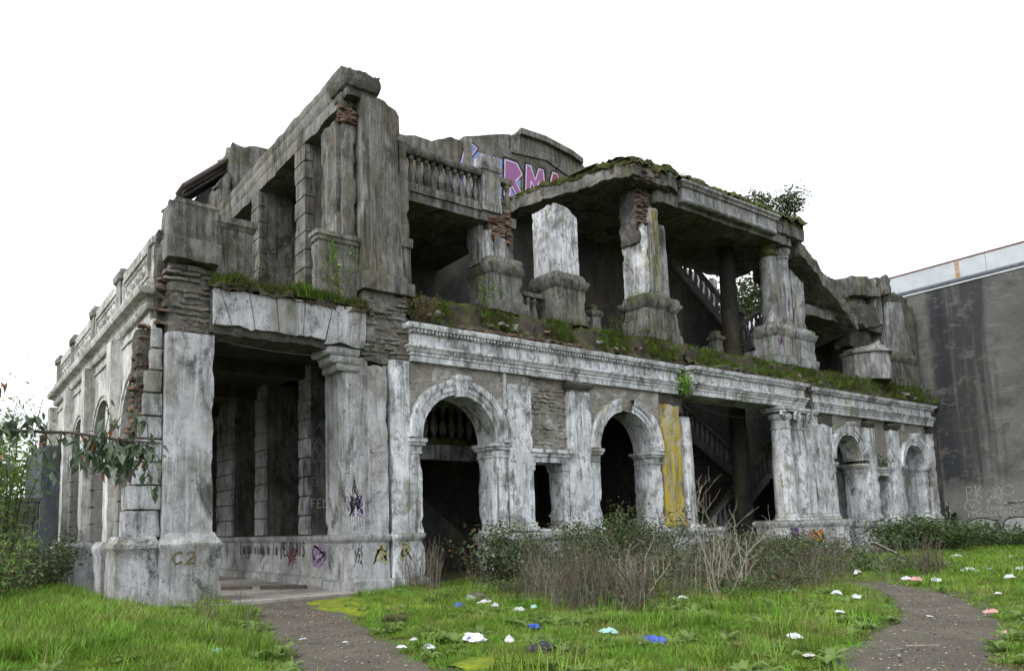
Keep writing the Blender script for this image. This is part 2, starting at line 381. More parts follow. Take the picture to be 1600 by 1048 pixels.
    def column(s, x, y, levels, n=20, jit=.012, chip=0, top=None, seg=.3):
        lv = [levels[0]]
        for a, b in zip(levels, levels[1:]):
            k = max(1, round(abs(b[0]-a[0])/seg))
            for i in range(1, k+1): lv.append((a[0]+(b[0]-a[0])*i/k, a[1]+(b[1]-a[1])*i/k))
        base = len(s.v)
        for (z, r) in lv:
            for i in range(n):
                t = 2*math.pi*i/n; q = (x+r*math.cos(t), y+r*math.sin(t), z)
                rr = r+N(q, 2.3)*jit+N(q, 6)*jit*.6
                zz = z if top is None else min(z, top(q[0], q[1]))
                s.pt((x+rr*math.cos(t), y+rr*math.sin(t), zz))
        for k in range(len(lv)-1):
            for i in range(n):
                a = base+k*n+i; b = base+k*n+(i+1) % n; s.face(a, b, b+n, a+n)
        s.face(*[base+i for i in range(n)][::-1]); s.face(*[base+(len(lv)-1)*n+i for i in range(n)])
        return s
    def tube(s, pts, r0, r1=None, n=5):
        r1 = r0 if r1 is None else r1
        pts = [Vector(p) for p in pts]; base = len(s.v); m = len(pts)
        for k, p in enumerate(pts):
            d = (pts[min(k+1, m-1)]-pts[max(k-1, 0)]).normalized()
            a = d.orthogonal().normalized(); b = d.cross(a); r = r0+(r1-r0)*k/(m-1)
            for i in range(n):
                t = 2*math.pi*i/n; s.pt(p+a*r*math.cos(t)+b*r*math.sin(t))
        for k in range(m-1):
            for i in range(n):
                x = base+k*n+i; y = base+k*n+(i+1) % n; s.face(x, y, y+n, x+n)
        s.face(*[base+i for i in range(n)]); s.face(*[base+(m-1)*n+i for i in range(n)][::-1])
        return s
    # semicircular arch opening in a rectangular piece of wall (x0..x1, zs..z1)
    def arch_wall(s, cx, r, zs, x0, x1, z1, y0, y1, n=28, rad=5, jit=.01):
        def outer(t):
            dx, dz = math.cos(t), math.sin(t); k = 1e9
            if dx > 1e-6: k = min(k, (x1-cx)/dx)
            if dx < -1e-6: k = min(k, (x0-cx)/dx)
            if dz > 1e-6: k = min(k, (z1-zs)/dz)
            return (cx+dx*k, zs+dz*k)
        ts = sorted(set([math.pi*i/n for i in range(n+1)]+[math.atan2(z1-zs, x1-cx), math.atan2(z1-zs, x0-cx)]))
        F = []; B = []
        for t in ts:
            o = outer(t); ix, iz = cx+r*math.cos(t), zs+r*math.sin(t); rf = []; rb = []
            for k in range(rad+1):
                u = k/rad; x = ix+(o[0]-ix)*u; z = iz+(o[1]-iz)*u
                j = N((x, 1, z), 3)*jit+N((x, 5, z), 8)*jit*.7
                rf.append(s.pt((x, y0+j, z))); rb.append(s.pt((x, y1, z)))
            F.append(rf); B.append(rb)
        for i in range(len(ts)-1):
            for k in range(rad):
                s.face(F[i][k], F[i][k+1], F[i+1][k+1], F[i+1][k]); s.face(B[i][k+1], B[i][k], B[i+1][k], B[i+1][k+1])
            s.face(F[i][0], F[i+1][0], B[i+1][0], B[i][0]); s.face(F[i+1][rad], F[i][rad], B[i][rad], B[i+1][rad])
        for i in (0, len(ts)-1):
            for k in range(rad): s.face(F[i][k], F[i][k+1], B[i][k+1], B[i][k])
        return s
    # moulded band following a semicircle; prof = [(radius, y)]
    def archivolt(s, cx, zs, prof, n=36, a0=0., a1=math.pi, jit=.008):
        m = len(prof); base = len(s.v)
        for i in range(n+1):
            t = a0+(a1-a0)*i/n
            for (r, y) in prof:
                q = (cx+r*math.cos(t), y, zs+r*math.sin(t)); j = N(q, 4)*jit
                s.pt((q[0], q[1]+max(-.01, j*1.5), q[2]+j))
        for i in range(n):
            for k in range(m-1):
                a = base+i*m+k; s.face(a, a+1, a+1+m, a+m)
        return s

def finish(me, angle=38, smooth=True):
    if smooth:
        me.polygons.foreach_set('use_smooth', [True]*len(me.polygons))
        try: me.set_sharp_from_angle(angle=math.radians(angle))
        except Exception: pass
    me.update()
def mesh_of(name, mb, mat, recalc=True, smooth=True):
    me = bpy.data.meshes.new(name); me.from_pydata([tuple(v) for v in mb.v], [], mb.f); me.validate()
    if recalc:
        bm = bmesh.new(); bm.from_mesh(me); bmesh.ops.remove_doubles(bm, verts=bm.verts, dist=1e-5)
        bmesh.ops.recalc_face_normals(bm, faces=bm.faces); bm.to_mesh(me); bm.free()
    me.materials.append(MATS[mat]); finish(me, smooth=smooth); return me
def link(name, me, parent=None, label=None, kind=None):
    o = bpy.data.objects.new(name, me); COL.objects.link(o)
    if parent is not None:
        o.parent = parent
        if parent.type == 'EMPTY': o.matrix_parent_inverse = Matrix.Translation(-parent.location)
    if label: o['label'] = label
    if kind: o['kind'] = kind
    return o
def part(name, mb, mat, parent, label=None, kind=None, **k): return link(name, mesh_of(name, mb, mat, **k), parent, label, kind)
def empty(name, loc, label, cat, group=None):
    o = bpy.data.objects.new(name, None); o.location = loc; o.empty_display_size = .5; COL.objects.link(o)
    o['label'] = label; o['category'] = cat
    if group: o['group'] = group
    return o
def tag(o, label=None, cat=None, group=None, kind=None):
    if label: o['label'] = label
    if cat: o['category'] = cat
    if group: o['group'] = group
    if kind: o['kind'] = kind
    return o
def fast_mesh(name, V, Fq, mat, smooth=False):
    me = bpy.data.meshes.new(name); V = np.asarray(V, np.float32).reshape(-1, 3); Fq = np.asarray(Fq, np.int32); k = Fq.shape[1]
    me.vertices.add(len(V)); me.vertices.foreach_set('co', V.ravel())
    me.loops.add(Fq.size); me.loops.foreach_set('vertex_index', Fq.ravel())
    me.polygons.add(len(Fq)); me.polygons.foreach_set('loop_start', np.arange(0, Fq.size, k, dtype=np.int32))
    me.update(calc_edges=True); me.materials.append(MATS[mat])
    if smooth: me.polygons.foreach_set('use_smooth', [True]*len(me.polygons))
    return me

# terrain height
def terr(x, y):
    h = .05*noise.noise(Vector((x*.35, y*.35, 0)))+.02*noise.noise(Vector((x*1.3, y*1.3, 4)))
    # bank of rubbish and soil against the facade, rise on the left
    if 11.5 < x < 31: 
        d = (y-11.0)/5.5
        if 0 < d: h += .28*min(1, d)*min(1, (x-11.5)/2.5)*max(0, min(1, (27.5-x)/3))
    if x < 4 and y > 9: h += .16*min(1, (y-9)/6)*min(1, (4-x)/1.5)
    return h
def path_dist(x, y):
    best = 9
    for P in PATHS:
        for (a, b) in zip(P, P[1:]):
            ax, ay, aw = a; bx, by, bw = b
            dx, dy = bx-ax, by-ay; t = max(0, min(1, ((x-ax)*dx+(y-ay)*dy)/(dx*dx+dy*dy)))
            d = math.hypot(x-ax-dx*t, y-ay-dy*t)-(aw+(bw-aw)*t)
            best = min(best, d)
    return best
PATHS = [[(7.35, 17.2, 1.15), (6.2, 14.2, .85), (5.35, 11.6, .72), (4.75, 9.4, .68), (4.2, 7.6, .72), (3.5, 4.5, .8), (2.5, 1.0, .8)],
         [(8.3, 2.0, .85), (8.75, 3.9, .80), (10.2, 4.5, .70), (12.6, 5.15, .62), (14.6, 6.1, .62), (17.0, 7.5, .50), (19.2, 9.6, .30)],
         [(2.5, 1.0, .8), (5.0, .6, .8), (8.3, 2.0, .85)]]

# ================================================================ SETTING: ground, paths, floor
def ground_mesh():
    xs = np.concatenate([[-900, -300, -100, -40, -18, -8], np.arange(-4, 46.1, .5), [52, 64, 90, 160, 400, 900]])
    ys = np.concatenate([[-900, -300, -100, -40, -15], np.arange(-6, 32.1, .5), [38, 50, 80, 160, 400, 900]])
    V = [(x, y, terr(x, y) if -4 <= x <= 46 and -6 <= y <= 32 else 0.0) for y in ys for x in xs]
    nx = len(xs); Fq = [(j*nx+i, j*nx+i+1, (j+1)*nx+i+1, (j+1)*nx+i) for j in range(len(ys)-1) for i in range(nx-1)]
    return fast_mesh('ground', V, Fq, 'ground_soil', True)
g = link('ground', ground_mesh()); tag(g, kind='structure')

def path_material():
    n = NT('path_soil'); p = n.pos()
    a = n.noise(p, .9, 7, .65); b = n.noise(p, 26, 5, .75); s = n.noise(p, 70, 2, .5)
    c = n.mix(n.ramp(a, [(.38, 0.), (.62, 1.)]), (.150, .132, .108), (.100, .088, .072))
    c = n.mix(n.math('MULTIPLY', n.ramp(b, [(.40, 1.), (.58, 0.)]), .6), c, (.055, .048, .040))
    c = n.mix(n.math('MULTIPLY', n.ramp(s, [(.66, 0.), (.70, 1.)]), .7), c, (.34, .32, .29))
    c = n.mix(n.math('MULTIPLY', n.ramp(n.noise(p, 1.6, 6, .7), [(.58, 0.), (.70, 1.)]), .5), c, (.075, .090, .022))
    n.color(c); n.bump(n.math('ADD', b, n.math('MULTIPLY', s, .4)), .8, .03)
path_material()
def path_mesh(P, name):
    # dense centre line, ragged edges
    pts = []
    for i in range(len(P)-1):
        p0 = P[max(i-1, 0)]; p1 = P[i]; p2 = P[i+1]; p3 = P[min(i+2, len(P)-1)]
        for k in range(12):
            t = k/12; pts.append(tuple(.5*((2*p1[j])+(-p0[j]+p2[j])*t+(2*p0[j]-5*p1[j]+4*p2[j]-p3[j])*t*t+(-p0[j]+3*p1[j]-3*p2[j]+p3[j])*t**3) for j in range(3)))
    pts.append(P[-1]); V = []; Fq = []; m = 11
    for i, (x, y, w_) in enumerate(pts):
        a = pts[min(i+1, len(pts)-1)]; b = pts[max(i-1, 0)]; d = Vector((a[0]-b[0], a[1]-b[1])); d.normalize(); nx, ny = -d.y, d.x
        for k in range(m):
            u = -1+2*k/(m-1); ww = w_*(1.12+.30*noise.noise(Vector((x*1.1, y*1.1, math.copysign(3, u)))))
            px, py = x+nx*u*ww, y+ny*u*ww
            dip = .05*(1-u*u)
            V.append((px, py, terr(px, py)+.030-dip*.35+.01*noise.noise(Vector((px*3, py*3, 1)))-(.05 if abs(u) == 1 else 0)))
    for i in range(len(pts)-1):
        for k in range(m-1): Fq.append((i*m+k, i*m+k+1, (i+1)*m+k+1, (i+1)*m+k))
    return fast_mesh(name, V, Fq, 'path_soil', True)
for P in PATHS:
    o = link('path', path_mesh(P, 'path')); tag(o, kind='structure')
fl = MB(); fl.box(4.6, 9.3, 16.9, 44, -.3, .085, seg=.45, jit=.012, chip=.2, bot=None)
o = part('floor_slab', fl, 'floor_concrete', None); tag(o, kind='structure')
fl = MB(); fl.box(9.35, 44.2, 18.0, 25.0, -.3, .075, seg=.8, jit=.01)
o = part('floor_inside', fl, 'interior_shaded', None); tag(o, kind='structure')

# ================================================================ THE RUIN
B = empty('ruined_building', (25, 17.6, 0), 'large two storey ruin of grey stained plaster with arches and broken roof', 'building')

def ragged(h, amp, s, o=0.0, slope=0.0, x0=0.0):
    return lambda x, y: h+slope*(x-x0)+amp*N((x, y, 0), s, o)+amp*.6*N((x, y, 0), s*2.7, o+4)+amp*.5*N((x, y, 0), s*6, o+8)

# --- shared brick / stone meshes
def brick_mesh(name, mat, l, d, h, seed):
    random.seed(seed)
    mb = MB(); mb.loft(-l/2, l/2, -d/2, d/2, [(-h/2, -.012), (-h/2+.02, 0), (h/2-.02, 0), (h/2, -.012)], seg=l/4, zseg=h/2, jit=.055, chip=.09, chips=7)
    return mesh_of(name, mb, mat)
RED = [brick_mesh('brick', 'brick_red', .30, .16, .085, 20+i) for i in range(5)]
GREY = [brick_mesh('brick', 'rubble_pale', .34, .18, .11, 40+i) for i in range(6)]
STONE = [brick_mesh('stone', 'rubble_mid', .30+.09*(i % 4), .26, .10+.025*(i % 3), 60+i) for i in range(8)]
random.seed(5)
NB = [0]
def lay(parent, meshes, x, y, z, rz=0, sx=1, sz=1, name='brick', tilt=.05):
    o = link(name, random.choice(meshes), parent)
    o.location = (x, y, z); o.rotation_euler = (random.uniform(-tilt, tilt), random.uniform(-tilt, tilt)*.6, rz+random.uniform(-tilt, tilt))
    o.scale = (sx*random.uniform(.85, 1.1), random.uniform(.8, 1.2), sz*random.uniform(.85, 1.05)); NB[0] += 1
    return o
def courses(parent, meshes, x0, x1, y, z0, z1, l, h, keep=.93, yj=.05, name='brick', edge=None, sx=1, sz=1):
    z = z0+h/2; r = 0
    while z < z1:
        x = x0+l*(.5 if r % 2 else .25)
        while x < x1:
            if random.random() < keep and (edge is None or edge(x, z)):
                lay(parent, meshes, x, y+random.uniform(-yj, yj*.6), z+random.uniform(-.01, .01), 0, sx, sz, name)
            x += l*random.uniform(.92, 1.1)
        z += h; r += 1

PED = [(0, .10), (.12, .12), (.30, .12), (.34, .05), (1.16, .045), (1.22, .10), (1.34, .14), (1.42, .14), (1.46, .06), (1.54, .03)]
def pedestal(x0, x1, y0, y1, z0=0.0, z1=1.54, mat='plaster', seg=.2, lv=PED):
    k = (z1-z0)/1.54
    mb = MB(); mb.loft(x0, x1, y0, y1, [(z0+z*k, o) for z, o in lv], seg=seg, jit=.009, chip=.06)
    return part('pedestal', mb, mat, B)

# ---------------- corner pier of the gallery front (the one marked C2)
mb = MB(); mb.loft(4.36, 5.46, 17.6, 18.7, [(1.5, .03), (1.75, .0), (6.36, 0)], seg=.16, jit=.010, chip=.05, top=ragged(6.34, .06, 2))
pier = part('corner_pier', mb, 'plaster_pier', B, 'tall pale square pier at the gallery corner')
mb = MB(); mb.loft(4.40, 5.50, 17.6, 18.7, [(-.02, .10), (.1, .125), (1.30, .125), (1.36, .155), (1.43, .155), (1.47, .12), (1.58, .05), (1.68, .01)], seg=.14, jit=.012, chip=.07, bot=ragged(.02, .05, 2.2))
cped = part('pedestal', mb, 'plaster_pier', B)
mb = MB(); mb.loft(3.46, 4.22, 17.72, 18.7, [(-.02, .08), (.1, .10), (1.30, .10), (1.36, .14), (1.44, .13), (1.50, .06), (1.62, .0)], seg=.14, jit=.012, chip=.07)
part('pedestal', mb, 'plaster_pier', B)
# rusticated blocks of the broken return wall beside it
def edge_x(z): return 3.55+(z-1.6)*.115+.10*noise.noise(Vector((z*1.9, 3, 1)))+.06*noise.noise(Vector((z*6, 3, 7)))
cw = MB()
cw.loft(3.80, 4.30, 17.98, 18.6, [(1.5, .0), (6.4, 0)], seg=.12, jit=.04, chip=.12)
core = part('broken_wall_core', cw, 'rubble', B)
z = 1.58
for h in (.62, .56, .53, .53, .53, .54, .53, .52, .50):
    x0 = edge_x(z+h/2)
    mb = MB(); sl = .115*h
    mb.loft(x0, 4.335, 17.80, 18.45, [(z+.012, -.02), (z+.035, 0), (z+h-.035, 0), (z+h-.012, -.02)], seg=.11, jit=.010, chip=.05,
            top=None)
    part('stone_block', mb, 'plaster_pier', B); z += h
for k in range(44):
    zz = 2.9+k*.083; x0 = edge_x(zz)
    for q in range(1+(k % 3 != 0)):
        lay(core, RED, x0+.05-q*.17+random.uniform(-.10, .06), 18.05+random.uniform(-.08, .16), zz, random.uniform(-.9, .9), random.uniform(.5, 1.0), tilt=.12)

# ---------------- rough masonry above it, and the corner parapet
mb = MB(); mb.box(4.42, 5.40, 17.80, 18.6, 6.3, 8.12, seg=.1, jit=.06, chip=.12)
rb = part('rough_masonry', mb, 'rubble_mid', B)
courses(rb, STONE, 4.42, 5.44, 17.89, 6.40, 8.05, .40, .135, keep=.86, yj=.06, name='stone')
for zz in (6.55, 6.85, 7.15, 7.4, 7.6):
    lay(rb, RED, 4.32, 17.8+random.uniform(0, .15), zz, random.uniform(-.5, .5), 1.2)
mb = MB(); mb.loft(4.36, 5.50, 17.52, 18.3, [(8.04, .05), (8.52, .07), (8.58, .07), (8.62, .02), (9.42, .0), (9.46, .03)], seg=.14, jit=.010, chip=.06, bot=ragged(8.08, .05, 2.5))
part('parapet_block', mb, 'concrete', B)
mb = MB(); mb.loft(4.55, 5.42, 17.62, 18.2, [(9.44, .0), (9.5, .06), (9.68, .04)], seg=.14, jit=.015, chip=.08, top=ragged(9.62, .05, 3))
part('parapet_cap', mb, 'concrete', B)
mb = MB(); mb.loft(5.52, 6.46, 17.74, 18.04, [(7.6, .0), (9.12, .0), (9.16, .04), (9.22, .05), (9.26, .09), (9.42, .09), (9.44, .05)], seg=.14, jit=.010, chip=.05)
part('parapet_wall', mb, 'concrete', B)

# ---------------- lintel of voussoirs across the gallery front
mb = MB(); mb.box(5.38, 9.65, 17.66, 18.6, 6.34, 7.5, seg=.14, jit=.05, chip=.1, bot=ragged(6.42, .08, 1.6))
lin = part('lintel', mb, 'rubble', B)
JT = [(5.40, 5.42), (5.56, 5.86), (6.28, 6.45), (6.99, 7.07), (7.77, 7.71), (8.57, 8.33), (9.40, 9.28)]
for i in range(6):
    a, b = JT[i], JT[i+1]; poly = []
    for k in range(7):
        u = k/6; x = a[1]+.010+(b[1]-a[1]-.02)*u
        poly.append((x, 6.63+.10*noise.noise(Vector((x*2.1, 1, 0)))+.05*noise.noise(Vector((x*7, 1, 0)))-(.10 if i == 5 else 0)))
    for k in range(6):
        u = 1-k/5; x = a[0]+.010+(b[0]-a[0]-.02)*u
        poly.append((x, 7.50+.05*noise.noise(Vector((x*3, 5, 0)))+.025*(x-5.4)))
    mb = MB(); mb.prism(poly, 17.53+.008*(i % 3), 17.70); part('voussoir', mb, 'plaster_pier', lin)
mb = MB(); mb.box(9.26, 9.56, 17.56, 17.7, 6.52, 7.62, seg=.12, jit=.02, chip=.08); part('voussoir', mb, 'plaster_pier', lin)

# ---------------- clustered pier right of the gallery opening
GP = [(0, .10), (.30, .10), (.36, .02), (1.30, .0), (1.36, .05), (1.42, .09), (1.50, .09), (1.53, .02)]
mb = MB(); mb.loft(8.90, 10.20, 17.62, 18.8, GP, seg=.16, jit=.010, chip=.05); part('pedestal', mb, 'plaster_pier', B)
mb = MB(); mb.loft(10.30, 11.28, 17.55, 18.5, GP, seg=.16, jit=.010, chip=.06); part('pedestal', mb, 'plaster', B)
mb = MB(); mb.loft(8.88, 9.66, 17.72, 18.75, [(1.5, .0), (6.3, 0)], seg=.15, jit=.008, chip=.04); part('pier_panel', mb, 'plaster_pier', B)
mb = MB(); mb.loft(9.64, 10.18, 17.56, 18.4, [(1.5, .02), (1.7, .0), (6.15, 0)], seg=.15, jit=.008, chip=.05, top=ragged(6.1, .1, 2)); part('pilaster', mb, 'plaster_pier', B)
mb = MB(); mb.box(10.16, 10.30, 17.72, 18.4, .2, 6.3, seg=.14, jit=.02); part('pier_groove', mb, 'rubble', B)
mb = MB(); mb.loft(10.28, 10.92, 17.58, 18.4, [(1.5, .03), (1.7, .0), (6.32, 0)], seg=.15, jit=.008, chip=.05); part('pilaster', mb, 'plaster', B)
for i, (x0, z0, z1) in enumerate(((8.72, 5.86, 6.06), (8.56, 6.05, 6.27), (8.40, 6.27, 6.48))):
    mb = MB(); mb.loft(x0, 9.35, 17.66-.02*i, 18.5, [(z0, 0), (z0+.05, .03), (z1-.04, .03), (z1, .0)], seg=.12, jit=.010, chip=.07); part('corbel', mb, 'plaster_pier', B)
mb = MB(); mb.box(9.56, 10.95, 17.70, 18.7, 6.2, 8.24, seg=.1, jit=.06, chip=.14)
rb2 = part('rough_masonry', mb, 'rubble_mid', B)
courses(rb2, STONE, 9.58, 10.95, 17.80, 6.35, 8.15, .36, .125, keep=.72, yj=.06, name='stone', sx=.85, sz=.9)

# ---------------- arches of the front
def jamb(x0, x1, y0=17.64, y1=18.5, spring=4.15, mat='plaster', base=1.5):
    mb = MB(); mb.loft(x0, x1, y0, y1, [(base, .02), (base+.15, 0), (spring-.45, 0), (spring-.42, .03), (spring-.36, .03), (spring-.34, .0)], seg=.13, jit=.010, chip=.06)
    j = part('jamb', mb, mat, B)
    mb = MB(); mb.loft(x0, x1, y0, y1, [(spring-.345, .005), (spring-.22, .02), (spring-.19, .08), (spring-.12, .09), (spring-.10, .13), (spring, .13), (spring+.02, .08)], seg=.13, jit=.010, chip=.06)
    link('impost', mesh_of('impost', mb, mat), j)
    return j
def arch(cx, r, x0, x1, spring=4.17, wallmat='rubble_pale', mat='plaster', depth=18.5, ztop=6.36, key=True, broken=None):
    mb = MB(); mb.arch_wall(cx, r+.06, spring, x0, x1, ztop, 17.68, depth, jit=.05, rad=8, n=40); a = part('arch', mb, wallmat, B)
    w_ = .47
    prof = [(r+.06, depth-.01), (r, depth-.02), (r, 17.70), (r, 17.60), (r+.015, 17.545), (r+.13, 17.545), (r+.14, 17.515), (r+.27, 17.515), (r+.29, 17.47), (r+.39, 17.44), (r+w_, 17.44), (r+w_+.015, 17.50), (r+w_+.02, 17.72)]
    for a0, a1 in (broken or [(0, math.pi)]):
        mb = MB(); mb.archivolt(cx, spring, prof, n=44, a0=a0, a1=a1, jit=.014); link('archivolt', mesh_of('archivolt', mb, mat), a)
    if key:
        zt = spring+r
        mb = MB(); mb.loft(cx-.17, cx+.17, 17.36, 17.75, [(zt-.05, -.03), (zt+.35, .02), (zt+.40, .05), (zt+.46, .09), (zt+.56, .09)], seg=.09, jit=.008, chip=.04)
        link('keystone', mesh_of('keystone', mb, mat), a)
    return a
# first arch
jamb(10.94, 11.32); jamb(13.92, 14.40)
arch(12.62, 1.30, 10.93, 14.42)
pedestal(13.90, 14.46, 17.62, 18.5)
mb = MB(); mb.box(14.34, 14.44, 17.60, 17.8, 5.2, 6.34, seg=.1); part('panel_edge', mb, 'plaster', B)
# pilasters and the little window bay
def pilaster(x0, x1, z1, y0=17.52, mat='plaster', cap=False, rag=.10, ped=True, z0=1.5):
    mb = MB(); mb.loft(x0, x1, y0, 18.3, [(z0, .10), (z0+.10, .10), (z0+.13, .05), (z0+.22, .05), (z0+.26, .0), (z1+.2, 0)], seg=.14, jit=.007, chip=.045, top=ragged(z1, rag, 2.5, x0))
    p = part('pilaster', mb, mat, B)
    if cap:
        mb = MB(); mb.loft(x0, x1, y0, 18.3, [(z1-.02, .02), (z1+.06, .02), (z1+.08, .07), (z1+.14, .09), (z1+.2, .12), (z1+.28, .12)], seg=.1, jit=.03, chip=.12)
        link('capital', mesh_of('capital', mb, 'rubble' if cap == 1 else mat), p)
    if ped: pedestal(x0, x1, y0, 18.3, mat=mat if mat != 'plaster_yellow' else 'plaster')
    return p
pilaster(14.46, 15.34, 5.98); pilaster(17.02, 17.95, 6.02, cap=1)
mb = MB(); mb.box(14.40, 15.40, 17.66, 18.4, 5.7, 6.36, seg=.1, jit=.05); part('rough_masonry', mb, 'rubble_pale', B)
def window_bay(x0, x1, mat='plaster', bricks=True):
    mb = MB(); mb.box(x0-.05, x1+.05, 17.80, 18.4, 4.02, 6.36, seg=.11, jit=.05); wl = part('rough_masonry', mb, 'rubble_pale', B)
    if bricks: courses(wl, GREY, x0, x1, 17.865, 4.06, 6.3, .33, .125, keep=.75, yj=.035)
    mb = MB(); mb.loft(x0-.03, x1+.03, 17.60, 18.4, [(3.62, .0), (3.78, .0), (3.80, .04), (3.88, .05), (3.92, .10), (4.02, .10), (4.05, .05)], seg=.13, jit=.008, chip=.04, top=None)
    part('window_head', mb, mat, B)
    w_ = x1-x0
    for a, b in ((x0, x0+.07*w_), (x1-.17*w_, x1)):
        mb = MB(); mb.loft(a, b, 17.68, 18.35, [(1.5, .04), (1.62, .04), (1.66, 0), (3.34, 0), (3.38, .04), (3.50, .05), (3.56, .08), (3.63, .08)], seg=.1, jit=.006, chip=.03)
        part('window_jamb', mb, mat, B)
    mb = MB(); mb.loft(x0, x1, 17.66, 18.4, PED, seg=.18, jit=.01, chip=.05); part('pedestal', mb, mat, B)
window_bay(15.36, 17.0)
# second arch
jamb(17.97, 18.40); jamb(21.02, 21.54)
pedestal(17.97, 18.42, 17.62, 18.5); pedestal(21.0, 21.56, 17.62, 18.5)
arch(19.71, 1.31, 17.95, 21.58, broken=[(0, 1.38), (1.75, math.pi)], key=False)
# the yellow pilaster and the leaning column shaft
pilaster(21.60, 22.52, 5.9, mat='plaster_yellow')
mb = MB(); mb.box(21.5, 23.0, 17.7, 18.5, 5.7, 6.4, seg=.1, jit=.06, chip=.15); part('rough_masonry', mb, 'rubble', B)
mb = MB(); mb.column(23.0, 17.78, [(1.5, .40), (1.6, .40), (1.63, .36), (1.7, .36), (1.72, .31), (3.5, .325), (5.5, .27), (5.56, .26)], n=18, jit=.03, top=ragged(5.5, .1, 3))
part('column', mb, 'plaster', B)
pedestal(22.62, 23.4, 17.4, 18.3)
mb = MB(); mb.loft(23.45, 24.7, 17.5, 18.2, [(0, .05), (.3, .05), (.34, 0), (1.25, 0), (1.3, .07), (1.45, .07)], seg=.16, jit=.02, chip=.12, top=ragged(1.4, .1, 1.2)); part('podium_wall', mb, 'plaster', B)

# ---------------- right clustered pier with two ionic columns
mb = MB(); mb.loft(28.3, 33.0, 17.1, 18.4, [(-.1, .16), (.38, .16), (.44, .06), (1.30, .05), (1.36, .10), (1.46, .16), (1.56, .16), (1.62, .08)], seg=.22, jit=.012, chip=.08); rped = part('pedestal', mb, 'plaster', B, 'long stained pedestal with an orange tag')
def ionic(x, y, r):
    mb = MB(); mb.column(x, y, [(1.6, r*1.25), (1.7, r*1.25), (1.74, r*1.1), (1.84, r*1.1), (1.88, r), (3.4, r*1.02), (5.35, r*.86), (5.37, r*.94), (5.45, r*.94), (5.47, r*.86), (5.72, r*.86)], n=22, jit=.012)
    c = part('column', mb, 'plaster', B)
    mb = MB(); mb.lathe(x, y, 5.70, [(r*.86, 0), (r*1.08, .10), (r*1.12, .2), (r*.95, .3)], n=18)
    for sx in (-1, 1):
        prev = []
        for k in range(15):
            t = k/14*3.3*math.pi; rr = .25*(1-k/17)
            prev.append((x+sx*(r*1.05)+sx*rr*math.cos(t)*.9, y-r*1.08, 5.86+rr*math.sin(t)))
        mb.tube(prev, .075, .045, 6)
        m2 = MB(); 
    mb.cube(x-r*1.15, x+r*1.15, y-r*1.1, y+r*1.1, 6.06, 6.14); mb.cube(x-r*1.25, x+r*1.25, y-r*1.2, y+r*1.2, 6.145, 6.26)
    link('capital', mesh_of('capital', mb, 'plaster'), c)
ionic(28.88, 17.42, .43); ionic(29.98, 17.50, .43)
pilaster(30.52, 31.62, 6.05, y0=17.34, cap=2, ped=False, z0=1.62, rag=.02)
pilaster(31.75, 33.0, 5.75, y0=17.46, ped=False, z0=1.62, rag=.15)
mb = MB(); mb.box(30.4, 33.4, 17.62, 18.4, 5.6, 7.4, seg=.13, jit=.07, chip=.2); part('rough_masonry', mb, 'rubble', B)
# third arch, small door, fourth arch (blind)
jamb(33.02, 33.42); jamb(35.72, 36.1); pedestal(35.68, 36.12, 17.62, 18.5)
arch(34.55, 1.15, 33.0, 36.15, spring=4.30)
pilaster(36.16, 36.98, 5.9, cap=1); pilaster(38.60, 39.44, 5.9, cap=1)
window_bay(37.0, 38.56, bricks=False)
jamb(39.48, 39.86); jamb(42.12, 42.5); pedestal(42.1, 42.52, 17.62, 18.5); pedestal(39.46, 39.88, 17.62, 18.5)
arch(41.0, 1.13, 39.46, 42.56, spring=4.12)
mb = MB(); mb.box(39.6, 42.4, 18.36, 18.6, 0, 5.6, seg=.3, jit=.02); part('niche_back', mb, 'concrete_pale', B)
pilaster(42.60, 43.2, 5.9)
mb = MB(); mb.box(43.1, 44.02, 17.62, 18.5, 0, 8.3, seg=.16, jit=.08, chip=.3); part('rough_masonry', mb, 'rubble', B)
pier3 = MB(); pier3.box(35.9, 36.2, 18.4, 20.2, 0, 6.4, seg=.3); part('inner_wall', pier3, 'concrete_pale', B)

# ---------------- entablature
ENT = [(6.34, .0), (6.50, .0), (6.515, .03), (6.60, .03), (6.615, .07), (6.68, .09), (6.74, .15), (6.80, .15), (6.815, .0), (7.12, .0), (7.135, .05), (7.15, .05)]
COR = [(7.15, .06), (7.24, .07), (7.26, .16), (7.36, .20), (7.40, .20), (7.42, .1)]
def entab(x0, x1, y0, y1, dz=0, mat='plaster', chip=.05):
    mb = MB(); mb.loft(x0, x1, y0, y1, [(z+dz, o) for z, o in ENT], seg=.26, zseg=.14, jit=.008, chip=chip); e = part('entablature', mb, mat, B)
    mb = MB(); mb.loft(x0, x1, y0, y1, [(z+dz, o) for z, o in COR], seg=.17, zseg=.14, jit=.02, chip=.14, chips=3.4); link('cornice', mesh_of('cornice', mb, mat), e)
    mb = MB(); x = x0
    while x < x1-.1:
        if N((x, 0, 0), .6) > -.35: mb.cube(x, x+.065, y0-.125, y0-.04, 7.165+dz, 7.245+dz)
        x += .125
    d = link('dentil_course', mesh_of('dentil_course', mb, mat, recalc=False, smooth=False), e); d['kind'] = 'stuff'
entab(10.98, 22.65, 17.54, 18.4)
entab(23.0, 30.55, 17.22, 18.4, -.03, chip=.09)
entab(31.75, 43.3, 17.5, 18.4, -.02, chip=.08)
mb = MB(); mb.box(22.5, 23.1, 17.56, 18.4, 6.3, 7.45, seg=.1, jit=.06, chip=.15); part('rough_masonry', mb, 'rubble', B)

